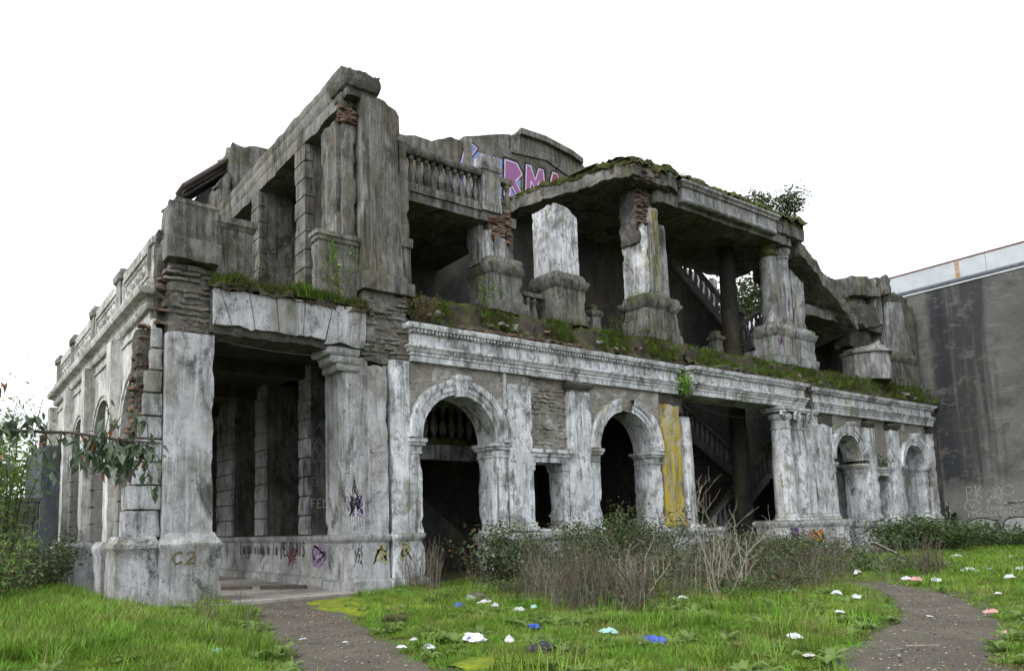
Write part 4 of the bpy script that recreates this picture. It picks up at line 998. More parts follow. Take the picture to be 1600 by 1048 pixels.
# fallen slabs on the right
slab([(32.0, 17.7), (36.8, 17.75), (37.4, 20.4), (32.6, 20.5)], lambda x, y: 14.15-.60*(x-32.2), .62, 'fallen_slab', 'concrete', amp=.12)
mb = MB(); mb.loft(33.2, 40.6, 18.3, 20.8, [(11.15, 0), (11.62, 0)], seg=.25, jit=.04, chip=.2); part('inner_beam', mb, 'concrete', B)
mb = MB(); mb.box(36.4, 39.6, 18.0, 18.9, 10.9, 12.3, seg=.14, jit=.09, chip=.35, bot=lambda x, y: 11.1+.3*abs(x-38)/2+.2*N((x, y, 0), 2)); part('broken_beam', mb, 'rubble', B)
mb = MB(); mb.box(37.6, 40.8, 18.6, 20.2, 11.7, 12.9, seg=.2, jit=.03, chip=.15); part('broken_beam', mb, 'concrete_pale', B)
mb = MB(); mb.box(39.6, 40.4, 18.2, 18.7, 11.6, 13.1, seg=.14, jit=.02, chip=.1); part('pier_strip', mb, 'concrete_pale', B)
slab([(35.2, 18.3), (40.9, 17.9), (41.2, 21.0), (35.6, 21.4)], lambda x, y: 13.35+.17*(x-36)+.25*N((x, y, 0), .9), .95, 'fallen_slab', 'concrete', amp=.2)
# fragment and end pier
mb = MB(); mb.column(38.5, 18.35, [(8.4, 1.15), (8.8, 1.17), (9.72, 1.12), (9.76, 1.24), (9.88, 1.26), (9.92, 1.05), (10.05, 1.0), (10.1, 1.0), (10.14, .8), (10.6, .7)], n=8, jit=.05, top=lambda x, y: 10.35+.25*N((x, y, 0), 2)-.25*abs(x-38.6)); part('pier_fragment', mb, 'concrete_pale', B, 'squat pale octagonal pier fragment on the ledge')
mb = MB(); mb.box(37.0, 40.4, 18.2, 19.2, 8.2, 8.6, seg=.15, jit=.06, chip=.2); part('rough_masonry', mb, 'rubble', B)
mb = MB(); mb.box(37.4, 39.6, 18.5, 19.3, 10.2, 11.6, seg=.15, jit=.10, chip=.4); part('rough_masonry', mb, 'rubble', B)
mb = MB(); mb.loft(40.5, 43.0, 17.95, 19.2, UPED, seg=.2, jit=.012, chip=.1); part('pedestal', mb, 'concrete', B)
mb = MB(); mb.loft(40.55, 42.3, 18.0, 19.2, [(10.1, 0), (13.0, 0)], seg=.15, jit=.012, chip=.06, top=lambda x, y: 12.85+.14*(x-41)+.08*N((x, y, 0), 3)); part('pier_shaft', mb, 'concrete_pale', B)
mb = MB(); mb.loft(42.32, 43.7, 18.1, 19.2, [(8.3, .1), (8.7, .1), (8.75, 0), (13.2, 0)], seg=.18, jit=.012, chip=.06, top=ragged(12.95, .15, 1.5)); part('pier_shaft', mb, 'concrete', B)
mb = MB(); mb.box(40.4, 43.2, 18.1, 19.2, 12.7, 13.6, seg=.14, jit=.09, chip=.3, top=ragged(13.4, .25, 1.2)); part('rough_masonry', mb, 'rubble', B)

# gable wall with the big painted letters
gz = [(13.6, 17.25), (15.8, 17.72), (16.6, 17.75), (17.6, 18.20), (18.2, 18.15), (18.25, 18.42), (20.5, 19.2), (21.2, 19.35), (21.4, 19.62), (22.9, 19.66), (24.6, 19.45), (25.3, 19.25), (25.6, 18.9), (27.5, 17.8)]
poly = [(13.6, 13.8)]
for (a, b) in zip(gz, gz[1:]):
    for k in range(5):
        x = a[0]+(b[0]-a[0])*k/5; poly.append((x, a[1]+(b[1]-a[1])*k/5+.05*noise.noise(Vector((x*2.2, 0, 0)))+.03*noise.noise(Vector((x*8, 0, 0)))))
poly += [(27.5, 17.8), (27.5, 13.8)]
mb = MB(); mb.prism(poly, 24.6, 25.1); gable = part('gable_wall', mb, 'concrete', B, 'stepped gable wall behind the terrace with big painted letters')
mb = MB(); mb.prism([(21.4, 19.4), (22.9, 19.44), (24.6, 19.22), (25.3, 19.02), (25.3, 19.27), (24.6, 19.50), (22.9, 19.72), (21.4, 19.68)], 24.40, 24.62); link('coping', mesh_of('coping', mb, 'concrete'), gable)
mb = MB(); mb.prism([(20.9, 18.4), (23.0, 18.6), (25.2, 17.9), (25.2, 18.05), (23.0, 18.78), (20.9, 18.55)], 24.52, 24.61); link('moulding', mesh_of('moulding', mb, 'concrete'), gable)
mb = MB(); mb.box(18.22, 18.62, 24.5, 24.62, 15.0, 18.35, seg=.3); link('pilaster', mesh_of('pilaster', mb, 'concrete_pale'), gable)

# stairs behind the portals
def stair(x0, z0, x1, z1, y0, y1, nst, name='staircase'):
    t = MB(); dx = (x1-x0)/nst; dz = (z1-z0)/nst
    for k in range(nst):
        a, b = x0+dx*k, x0+dx*(k+1); t.cube(min(a, b), max(a, b), y0+.04, y1, z0+dz*k-.12, z0+dz*(k+1))
    s_ = part(name, t, 'stair', B, smooth=False)
    m2 = MB(); m2.prism([(x0, z0-.42), (x1, z1-.42), (x1, z1+.08), (x0, z0+.08)], y0-.08, y0+.035); link('stringer', mesh_of('stringer', m2, 'stair'), s_)
    m2 = MB(); m2.prism([(x0, z0+.92), (x1, z1+.92), (x1, z1+1.08), (x0, z0+1.08)], y0-.12, y0+.10); link('rail', mesh_of('rail', m2, 'stair'), s_)
    n_ = int(abs(x1-x0)/.36)
    for k in range(n_):
        u = (k+.5)/n_; o = link('baluster', BALS, s_); o.location = (x0+(x1-x0)*u, y0-.01, z0+(z1-z0)*u+.08)
        o.scale = (1, 1, 1.06)
    return s_
def newel(x, y, z, h=1.5):
    m2 = MB(); m2.loft(x-.22, x+.22, y-.22, y+.22, [(z, .04), (z+.2, .04), (z+.24, 0), (z+h-.4, 0), (z+h-.36, .07), (z+h-.24, .09), (z+h-.2, .02), (z+h-.1, -.06), (z+h-.02, -.03), (z+h+.06, -.12)], seg=.15, jit=.006, chip=.03); part('newel_post', m2, 'concrete', B)
stair(27.6, .1, 33.2, 3.9, 20.9, 22.2, 20); stair(33.2, 4.1, 27.4, 7.3, 22.7, 24.1, 18)
m2 = MB(); m2.box(33.2, 36.8, 20.9, 24.2, 3.65, 3.9, seg=.5); part('landing', m2, 'stair', B); newel(33.35, 20.9, 3.9, 1.5)
stair(28.2, 8.3, 33.3, 11.0, 20.4, 21.5, 15); stair(33.0, 11.0, 28.4, 14.1, 22.0, 23.2, 16)
m2 = MB(); m2.prism([(26.5, 8.3), (33.2, 8.3), (33.2, 10.5), (26.5, 15.0)], 23.25, 23.6); part('stair_wall', m2, 'interior_shaded', B)
m2 = MB(); m2.prism([(28.0, 8.3), (33.1, 8.3), (33.1, 10.6), (28.0, 13.9)], 22.05, 22.3); part('stair_wall', m2, 'interior_shaded', B)
m2 = MB(); m2.box(30, 39.2, 27, 27.4, 8, 16.6, seg=.5, jit=.03, chip=.3, top=ragged(16.4, .3, .8)); part('back_wall', m2, 'concrete_pale', B)
m2 = MB(); m2.box(33.3, 36.2, 20.4, 23.4, 10.75, 11.0, seg=.5); part('landing', m2, 'stair', B); newel(33.5, 22.0, 11.0, 1.4); newel(28.55, 20.0, 8.3, 1.75)
m2 = MB(); m2.column(29.75, 20.0, [(0, .55), (1.3, .53), (1.5, .6), (1.6, .42), (7.4, .35), (8.3, .48), (9.4, .48), (9.5, .52), (9.6, .40), (14.0, .34), (14.4, .42)], n=18, jit=.015); part('column', m2, 'interior_shaded', B, 'dark round column standing behind the portal')
# mezzanine beam and balusters seen through the first arch, stairs below
m2 = MB(); m2.box(12.0, 17.5, 20.2, 20.7, 3.86, 4.36, seg=.3, jit=.02); mz = part('mezzanine_beam', m2, 'concrete_pale', B)
m2 = MB(); m2.box(12.0, 17.5, 20.2, 22.5, 4.36, 4.62, seg=.12, jit=.05, chip=.1, top=ragged(4.56, .08, 3)); link('mossy_edge', mesh_of('mossy_edge', m2, 'moss_dark'), mz)
m_ = MB(); m_.lathe(0, 0, 0, [(r*1.15, z*1.2) for r, z in BP], n=12); BALM = mesh_of('baluster', m_, 'concrete_pale')
for k in range(12):
    o = link('baluster', BALM, mz); o.location = (12.5+k*.36, 20.42, 4.56)
m2 = MB(); m2.box(12.2, 17.4, 20.30, 20.56, 5.64, 5.82, seg=.3); link('rail', mesh_of('rail', m2, 'concrete_pale'), mz)
m2 = MB(); m2.prism([(13.3, .1), (13.3, 2.9), (16.2, .6), (16.2, .1)], 21.2, 21.6); part('stair_wall', m2, 'interior_shaded', B)
# hanging wire across the portal
m2 = MB(); m2.tube([(23.3+i*.53, 17.5, 6.05-.35*(1-((i-5)/5)**2)) for i in range(11)], .006, .006, 4); part('wire', m2, 'wire', B)
m2 = MB(); m2.tube([(5.6+i*.36, 17.75, 6.30-.12*(1-((i-5)/5)**2)) for i in range(11)], .008, .008, 4); part('wire', m2, 'wire', B)

# ================================================================ NEIGHBOUR
NBG = empty('neighbour_building', (44.05, 18, 0), 'plain dark grey side wall of the neighbouring building with white metal top', 'building')
mb = MB(); mb.box(44.05, 60, 2, 46, -.2, 13.9, seg=2.0, jit=.0, chip=0); nw = part('side_wall', mb, 'neighbour_wall', NBG)
for k, (y0, y1) in enumerate(((2, 8.1), (8.12, 14.7), (14.72, 21.0), (21.02, 27.5), (27.52, 34), (34.02, 46))):
    mb = MB(); mb.cube(44.30, 44.40, y0, y1, 14.12, 15.10); part('cladding_panel', mb, 'cladding', NBG)
mb = MB(); mb.prism([(44.28, 14.13), (44.295, 14.13), (44.295, 15.08), (44.28, 15.08)], 15.93, 16.13); part('rust_stain', mb, 'rust_stain', NBG)
mb = MB(); mb.cube(44.26, 44.50, 2, 46, 15.104, 15.16); part('top_trim', mb, 'red_trim', NBG)
mb = MB(); mb.tube([(44.16, 2, 13.98), (44.16, 24, 13.98), (44.16, 46, 13.98)], .13, .13, 8); part('gutter', mb, 'gutter', NBG)
mb = MB(); mb.cube(44.0, 44.06, 2, 46, 13.76, 13.84); part('ledge_strip', mb, 'cladding', NBG)
mb = MB(); mb.cube(44.42, 60, 2, 46, 13.92, 15.0); part('roof', mb, 'gutter', NBG)

# ================================================================ GRAFFITI (thin painted strokes, children of the wall they are on)
GL = {'C': [[(.9, .9), (.55, 1.0), (.15, .75), (.05, .4), (.3, .05), (.6, .08), (.9, .2)]], '2': [[(.1, .75), (.35, 1), (.75, .9), (.75, .6), (.1, .0), (.95, .05)]],
      'F': [[(.1, 0), (.1, 1), (.85, .95)], [(.1, .55), (.65, .52)]], 'E': [[(.85, 1), (.1, .98), (.08, 0), (.85, .02)], [(.08, .5), (.65, .5)]],
      'D': [[(.1, 0), (.1, 1), (.6, .85), (.85, .5), (.6, .1), (.1, 0)]], 'L': [[(.15, 1), (.1, 0), (.8, .03)]], 'U': [[(.1, 1), (.12, .2), (.45, 0), (.8, .2), (.85, 1)]],
      'S': [[(.85, .9), (.4, 1), (.12, .75), (.5, .5), (.85, .25), (.5, 0), (.1, .1)]], 'A': [[(.05, 0), (.45, 1), (.9, 0)], [(.2, .38), (.72, .38)]],
      'P': [[(.1, -.3), (.12, 1), (.7, .95), (.8, .7), (.6, .5), (.12, .5)]], 'V': [[(.05, 1), (.45, 0), (.9, 1)]], 'M': [[(.05, 0), (.15, 1), (.45, .35), (.75, 1), (.9, 0)]], 'N': [[(.05, 0), (.1, 1), (.8, 0), (.85, 1)]], 'I': [[(.4, 0), (.42, 1)]],
      'R': [[(.1, 0), (.1, 1), (.7, .95), (.75, .65), (.1, .5), (.85, 0)]], 'T': [[(.0, 1), (.9, .98)], [(.45, 1), (.45, 0)]], 'O': [[(.45, 1), (.1, .7), (.15, .2), (.5, 0), (.85, .3), (.8, .8), (.45, 1)]], 'K': [[(.1, 0), (.1, 1)], [(.8, 1), (.12, .45), (.85, 0)]],
      'a': [[(.75, .55), (.4, .65), (.1, .35), (.3, .02), (.7, .2), (.75, .6), (.8, 0)]], 't': [[(.4, 1), (.42, .1), (.7, .02)], [(.1, .68), (.75, .7)]], 'l': [[(.4, 1), (.42, .08), (.6, 0)]],
      'i': [[(.4, .62), (.42, 0)], [(.38, .85), (.44, .9)]], 'n': [[(.1, 0), (.12, .62), (.15, .45), (.5, .62), (.75, .4), (.78, 0)]], 'r': [[(.2, 0), (.22, .62), (.25, .4), (.6, .62)]], 'g': [[(.75, .6), (.3, .62), (.12, .3), (.4, .05), (.75, .3), (.75, .6), (.7, -.25), (.3, -.35)]],
      'v': [[(.1, .62), (.4, 0), (.75, .62)]], 'd': [[(.75, .3), (.4, .6), (.1, .3), (.4, .02), (.75, .25)], [(.75, 1), (.78, 0)]], 'e': [[(.1, .32), (.75, .35), (.5, .64), (.12, .4), (.3, .02), (.75, .1)]], 'o': [[(.4, .62), (.1, .35), (.4, 0), (.75, .3), (.4, .62)]], 's': [[(.7, .6), (.25, .6), (.2, .38), (.65, .28), (.6, .04), (.1, .02)]], ' ': []}
def strokes(name, lines, plane, width, mat, parent, label=None):
    """lines: 2D polylines; plane(u, v) gives the 3D point just off the wall."""
    V = []; Fq = []
    for P in lines:
        if len(P) < 2: continue
        D = []
        for a, b in zip(P, P[1:]):
            k = max(1, int(math.hypot(b[0]-a[0], b[1]-a[1])/(width*1.5)))
            for i in range(k): D.append((a[0]+(b[0]-a[0])*i/k, a[1]+(b[1]-a[1])*i/k))
        D.append(P[-1]); base = len(V)
        for i, p in enumerate(D):
            a = D[max(i-1, 0)]; b = D[min(i+1, len(D)-1)]; dx, dy = b[0]-a[0], b[1]-a[1]; L = math.hypot(dx, dy) or 1
            ww = width*.5*(.8+.4*random.random())
            V.append(plane(p[0]-dy/L*ww, p[1]+dx/L*ww)); V.append(plane(p[0]+dy/L*ww, p[1]-dx/L*ww))
        for i in range(len(D)-1): Fq.append((base+2*i, base+2*i+1, base+2*i+3, base+2*i+2))
    return link(name, fast_mesh(name, V, Fq, mat), parent, label)
def text(t, u, v, h, w, slant=0.0):
    out = []
    for i, ch in enumerate(t):
        for P in GL.get(ch, []): out.append([(u+w*(i+p[0]*.82)+slant*p[1]*h, v+p[1]*h+.02*h*math.sin(i*2.1)) for p in P])
    return out
def scribble(u, v, w, h, n, seed):
    r = random.Random(seed); P = []
    for i in range(n): P.append((u+w*(.5+.5*math.sin(i*1.9+r.uniform(-.5, .5))), v+h*(.5+.5*math.cos(i*2.7+r.uniform(-.6, .6)))))
    Q = []
    for i in range(len(P)-1):
        p0 = P[max(i-1, 0)]; p1 = P[i]; p2 = P[i+1]; p3 = P[min(i+2, len(P)-1)]
        for k in range(6):
            t = k/6; Q.append(tuple(.5*((2*p1[j])+(-p0[j]+p2[j])*t+(2*p0[j]-5*p1[j]+4*p2[j]-p3[j])*t*t+(-p0[j]+3*p1[j]-3*p2[j]+p3[j])*t**3) for j in range(2)))
    return [Q]
def front(y): return lambda u, v: (u, y, v)
def side(x): return lambda u, v: (x, -u, v)     # u runs towards the viewer (minus y) on a wall facing minus x
strokes('graffiti', text('C2', 4.52, .98, .27, .29, .05), front(17.447), .042, 'ink_brown', cped, 'C2 painted in brown on the pier base')
strokes('graffiti', text('FEDE', 9.36, 2.34, .26, .19), front(20.754), .028, 'ink_white', B)
strokes('graffiti', text('ELUSA', 9.38, 3.0, .24, .17), front(20.754), .018, 'ink_chalk', B)
strokes('graffiti', scribble(9.4, 3.6, .6, .9, 14, 3)+scribble(9.45, 4.5, .5, .5, 9, 8), front(20.754), .018, 'ink_chalk', B)
strokes('graffiti', text('Catalina', 11.75, .78, .52, .33), front(25.235), .07, 'ink_black', B)
strokes('graffiti', text('Larga vida a la PELOLAIS', -26.6, .92, .42, .235, .05), side(9.246), .045, 'ink_black', podium)
strokes('graffiti', scribble(-20.4, .62, 1.5, .62, 22, 5), side(9.246), .045, 'ink_purple', podium)
strokes('graffiti', scribble(-22.3, .60, .7, .6, 12, 15), side(9.246), .03, 'ink_red', podium)
strokes('graffiti', scribble(9.02, 1.98, .45, .60, 18, 6), front(17.702), .035, 'ink_purple', B)
strokes('graffiti', [[(9.22+s_*a_*(1-t_/9), 1.75+t_*.15) for t_ in range(10)] for s_ in (-1, 1) for a_ in (.05, .12, .2)]+scribble(9.05, 2.2, .34, .7, 12, 4), front(17.702), .026, 'ink_white', B)
strokes('graffiti', scribble(9.10, .66, .28, .62, 16, 9), front(17.602), .028, 'ink_white', B)
strokes('graffiti', scribble(9.72, .72, .40, .55, 10, 12), front(17.602), .05, 'ink_yellow', B)
strokes('graffiti', scribble(10.5, .8, .35, .5, 8, 31), front(17.532), .05, 'ink_yellow', B)
strokes('graffiti', text('IZO', 29.62, .62, .58, .40)+scribble(29.7, .58, 1.1, .66, 10, 21)+scribble(30.6, .7, .3, .4, 8, 22), front(17.018), .055, 'ink_orange', rped, 'orange spray tag on the pedestal')
strokes('graffiti', scribble(28.45, .75, .5, .6, 14, 25), front(17.018), .07, 'ink_purple', rped)
strokes('graffiti', scribble(29.98, 9.0, .3, .75, 12, 26), front(17.875), .05, 'ink_purple', B)
strokes('graffiti', scribble(14.7, .72, .9, .4, 9, 27), front(17.455), .10, 'ink_yellow', B); strokes('graffiti', scribble(17.1, .72, .8, .4, 9, 28), front(17.455), .10, 'ink_yellow', B)
# neighbour wall: chalk scrawls and two bubble shapes
strokes('graffiti', scribble(-17.75, 1.15, .32, 1.2, 18, 41), side(44.042), .05, 'ink_chalk', nw)
strokes('graffiti', scribble(-17.65, .9, .5, .9, 16, 42), side(44.044), .08, 'ink_black', nw)
strokes('graffiti', text('PK', -16.6, 2.45, .65, .42)+[[(-16.35+.38*math.cos(t*.5), 2.1+.32*math.sin(t*.5)) for t in range(14)]]+text('V', -16.48, 1.98, .25, .3), side(44.042), .035, 'ink_chalk', nw)
strokes('graffiti', text('CONNIE', -15.75, 1.86, .2, .2)+text('LLORETA', -15.6, 1.60, .2, .2)+text('PEDRO', -16.6, 1.55, .18, .18)+scribble(-15.65, 2.2, .6, .8, 14, 44), side(44.042), .03, 'ink_chalk', nw)
strokes('graffiti', [[(-14.75+.26*math.cos(t*.5), 2.82+.26*math.sin(t*.5)) for t in range(14)]]+scribble(-15.0, 2.0, 1.1, .35, 16, 45)+text('M', -14.75, 1.55, .34, .35), side(44.042), .035, 'ink_chalk', nw)
def blob(cx, cz, rx, rz, o=0): return [(cx+rx*math.cos(t/24*2*math.pi)*(1+.08*math.sin(3*t/24*6.28+o)), cz+rz*math.sin(t/24*2*math.pi)) for t in range(25)]
def fill(name, poly, plane, mat, parent, label=None):
    me = bpy.data.meshes.new(name); me.from_pydata([plane(u, v) for u, v in poly], [], [tuple(range(len(poly)))]); me.materials.append(MATS[mat])
    bm = bmesh.new(); bm.from_mesh(me); bmesh.ops.triangulate(bm, faces=bm.faces[:]); bm.to_mesh(me); bm.free()
    return link(name, me, parent, label)
for (cx_, cz_, rx, rz, o_) in ((-16.0, 1.05, .72, .42, 0), (-14.4, 1.05, .75, .44, 2)):
    fill('graffiti', blob(cx_, cz_, rx, rz, o_)[:-1], side(44.042), 'ink_chalk', nw)
    strokes('graffiti', [blob(cx_, cz_, rx, rz, o_), [(cx_-.1, cz_+.2), (cx_-.25, cz_), (cx_+.05, cz_-.2)]], side(44.038), .06, 'ink_black', nw)
# big letters on the gable
def letter(polys, u, v, w, h, mat):
    for P in polys:
        v2 = v+.32; Q = [(u+w*p[0], v2+h*p[1]) for p in P]; cx_ = sum(p[0] for p in Q)/len(Q); cz_ = sum(p[1] for p in Q)/len(Q)
        fill('graffiti', Q, front(24.578), mat, gable)
        strokes('graffiti', [Q+[Q[0]]], front(24.572), .07, 'ink_lilac', gable)
        strokes('graffiti', [[(cx_+(p[0]-cx_)*1.14, cz_+(p[1]-cz_)*1.10) for p in Q+[Q[0]]]], front(24.586), .13, 'ink_black', gable)
fill('graffiti', [(17.75, 15.3), (18.1, 17.3), (19.0, 17.9), (20.6, 17.95), (21.4, 17.2), (21.2, 15.4)], front(24.592), 'ink_blue', gable, 'blue painted cloud of the gable letters')
SL_ = [(0, 0), (.35, .05), (.55, .45), (1, .9), (.75, 1.0), (.3, .75)]
letter([SL_], 18.0, 16.6, .95, 1.25, 'ink_blue'); letter([[(0, 0), (.8, .1), (1, .6), (.8, 1), (.5, .7), (.1, .6)]], 19.1, 16.6, 1.0, 1.0, 'ink_blue')
letter([[(0, 0), (.25, .0), (.35, .38), (.75, 0), (1, .1), (.6, .5), (.95, .75), (.7, 1), (.1, 1.0)]], 20.4, 15.9, 1.15, 1.75, 'ink_pink')
letter([[(0, 0), (.2, 0), (.3, .55), (.5, .25), (.7, .6), (.8, 0), (1, 0), (.92, 1), (.7, 1), (.5, .6), (.3, 1), (.1, 1)]], 21.65, 16.2, 1.25, 1.55, 'ink_pink')
letter([[(0, 0), (.25, 0), (.4, .3), (.65, .3), (.75, 0), (1, 0), (.7, 1), (.4, 1)]], 23.0, 16.6, 1.0, 1.2, 'ink_red'); letter([[(0, 0), (.25, 0), (.4, .3), (.65, .3), (.75, 0), (1, 0), (.7, 1), (.4, 1)]], 24.1, 16.9, 1.0, .95, 'ink_red')

# ================================================================ VEGETATION
def leaf_cloud(name, P, D, size, mat, parent, width=.5, droop=.3, fold=.25, seed=1):
    """P points, D directions (tips), one folded 4-vertex leaf each."""
    r = np.random.default_rng(seed); P = np.asarray(P, float); D = np.asarray(D, float); n = len(P)
    D = D+r.normal(0, .35, (n, 3)); D[:, 2] -= droop; D /= np.linalg.norm(D, axis=1, keepdims=True)+1e-9
    S = np.cross(D, r.normal(0, 1, (n, 3))*.6+np.array([0, 0, 1.])); S /= np.linalg.norm(S, axis=1, keepdims=True)+1e-9
    Nn = np.cross(S, D); L = (size*r.uniform(.6, 1.25, n))[:, None]; W = L*width
    a = P; b = P+D*L*.45+S*W*.5+Nn*L*fold*.3; c = P+D*L-Nn*L*.08; d = P+D*L*.45-S*W*.5+Nn*L*fold*.3
    m = P+D*L*.45
    V = np.stack([a, b, c, d, m], 1).reshape(-1, 3); i = np.arange(n)[:, None]*5
    Fq = np.concatenate([i+np.array([[0, 1, 4]]), i+np.array([[1, 2, 4]]), i+np.array([[4, 2, 3]]), i+np.array([[0, 4, 3]])], 1).reshape(-1, 3)
    return link(name, fast_mesh(name, V, Fq, mat), parent)

def scatter(name, sources, pts, rot, scl, kindidx, label, cat, kind='stuff'):
    me = bpy.data.meshes.new(name); me.vertices.add(len(pts)); me.vertices.foreach_set('co', np.asarray(pts, np.float32).ravel())
    for nm, typ, data in (('rot', 'FLOAT_VECTOR', rot), ('scl', 'FLOAT_VECTOR', scl)):
        at = me.attributes.new(nm, typ, 'POINT'); at.data.foreach_set('vector', np.asarray(data, np.float32).ravel())
    at = me.attributes.new('idx', 'INT', 'POINT'); at.data.foreach_set('value', np.asarray(kindidx, np.int32))
    o = link(name, me)
    tree = bpy.data.node_groups.new(name, 'GeometryNodeTree')
    tree.interface.new_socket('Geometry', in_out='INPUT', socket_type='NodeSocketGeometry')
    tree.interface.new_socket('Geometry', in_out='OUTPUT', socket_type='NodeSocketGeometry')
    gi = tree.nodes.new('NodeGroupInput'); go = tree.nodes.new('NodeGroupOutput')
    iop = tree.nodes.new('GeometryNodeInstanceOnPoints'); jn = tree.nodes.new('GeometryNodeJoinGeometry')
    for src in reversed(sources):
        oi = tree.nodes.new('GeometryNodeObjectInfo'); oi.inputs['Object'].default_value = src; oi.inputs['As Instance'].default_value = True
        tree.links.new(oi.outputs['Geometry'], jn.inputs[0])
    def attr(nm, typ):
        a = tree.nodes.new('GeometryNodeInputNamedAttribute'); a.data_type = typ; a.inputs['Name'].default_value = nm; return a.outputs[0]
    tree.links.new(gi.outputs[0], iop.inputs['Points']); tree.links.new(jn.outputs[0], iop.inputs['Instance'])
    iop.inputs['Pick Instance'].default_value = True
    tree.links.new(attr('idx', 'INT'), iop.inputs['Instance Index'])
    tree.links.new(attr('rot', 'FLOAT_VECTOR'), iop.inputs['Rotation']); tree.links.new(attr('scl', 'FLOAT_VECTOR'), iop.inputs['Scale'])
    tree.links.new(iop.outputs[0], go.inputs[0])
    md = o.modifiers.new('scatter', 'NODES'); md.node_group = tree
    tag(o, label, cat, kind=kind); return o

def tuft(name, mat, nb, h, spread, wid, lean, seed):
    r = random.Random(seed); V = []; Fq = []
    for k in range(nb):
        a = r.uniform(0, 6.283); d = spread*math.sqrt(r.random()); x, y = d*math.cos(a), d*math.sin(a)
        az = r.uniform(0, 6.283); hh = h*r.uniform(.5, 1.15); ln = lean*r.uniform(.3, 1.4); w_ = wid*r.uniform(.7, 1.2)
        sx, sy = -math.sin(az)*w_, math.cos(az)*w_; b = len(V)
        for i, (t, f) in enumerate(((0, 1), (.38, .85), (.72, .6), (1, .05))):
            ox = math.cos(az)*ln*hh*t*t; oy = math.sin(az)*ln*hh*t*t; z = hh*t*(1-.25*ln*t)
            V.append((x+ox-sx*f, y+oy-sy*f, z)); V.append((x+ox+sx*f, y+oy+sy*f, z))
        for i in range(3): Fq.append((b+2*i, b+2*i+1, b+2*i+3, b+2*i+2))
    return bpy.data.objects.new(name, fast_mesh(name, V, Fq, mat, True))
TU = [tuft('tuft', 'grass_blade', 22, .20, .12, .0055, .55, 100+i) for i in range(4)]
TP = [tuft('tuft', 'grass_pale', 14, .22, .12, .004, .6, 200+i) for i in range(2)]
TL = [tuft('tuft', 'ledge_blade', 20, .26, .12, .007, .9, 300+i) for i in range(3)]+[tuft('tuft', 'grass_blade', 16, .26, .12, .007, .8, 310)]

pts = []; rot = []; scl = []; idx = []
def put(x, y, z, s, i, sxy=None):
    pts.append((x, y, z-.01)); rot.append((random.uniform(-.12, .12), random.uniform(-.12, .12), random.uniform(0, 6.283))); sxy = sxy or s
    scl.append((sxy, sxy, s)); idx.append(i)
random.seed(99)
def in_building(x, y): return y > 17.5 and x > 3.4
n_try = 0
# distance-dependent density inside the wedge the lens sees, and a margin either side
while len(pts) < 52000 and n_try < 400000:
    n_try += 1
    d = 4.5+26*random.random()**1.6; az = yaw+math.radians(random.uniform(-46, 50))
    x, y = d*math.sin(az), d*math.cos(az)
    if in_building(x, y) or x > 43.8: continue
    pd = path_dist(x, y)
    if pd < .10-.35*random.random()**3: continue
    near = math.exp(-max(0, pd)/.5)
    bare = noise.noise(Vector((x*.8, y*.8, 55)))+.5*noise.noise(Vector((x*2.3, y*2.3, 57)))
    if bare > .28 and not (x < 3.6 and y > 10) and random.random() < .75: continue
    tall = .45+1.1*max(0, noise.noise(Vector((x*.55, y*.55, 8)))+.1)+.5*max(0, noise.noise(Vector((x*1.9, y*1.9, 2))))
    if x < 3.6 and y > 11: tall = 1.15+.5*random.random()          # lush bank by the left pier
    elif x < 3.6: tall *= 1.1
    if 8.3 < x < 30 and y > 11.5: tall = .9
    s = tall*(1-.65*near)*random.uniform(.7, 1.25)
    if 6.6 < x < 9.0 and 11.5 < y < 16.8 and random.random() < .5: continue      # moss patch by the portal
    dry = noise.noise(Vector((x*.8, y*.8, 3)))+.4*noise.noise(Vector((x*3, y*3, 3))) > .16 or random.random() < .08 or (9 < x < 22 and 9 < y < 17 and random.random() < .45)
    put(x, y, terr(x, y), s, (4+random.randrange(2)) if dry and random.random() < .6 else random.randrange(4), max(.8, s))
for k in range(2600):       # long dry or lush tussocks
    d = 6+15*random.random(); az = yaw+math.radians(random.uniform(-44, 48)); x, y = d*math.sin(az), d*math.cos(az)
    if in_building(x, y) or x > 43.8 or path_dist(x, y) < .25 or noise.noise(Vector((x*.7, y*.7, 21))) < .12: continue
    put(x, y, terr(x, y), random.uniform(1.2, 2.0), random.choice((0, 1, 2, 3, 4, 5)), random.uniform(1.2, 1.8))
for k in range(5200):       # far right lawn
    x = random.uniform(22, 43.5); y = random.uniform(2, 15.5)
    if path_dist(x, y) < .1: continue
    put(x, y, terr(x, y), random.uniform(.8, 1.7), random.choice((0, 1, 2, 3, 0, 1, 2, 4)), random.uniform(1.6, 2.4))
scatter('grass', TU+TP, pts, rot, scl, idx, 'bright green grass growing over the open ground', 'grass')

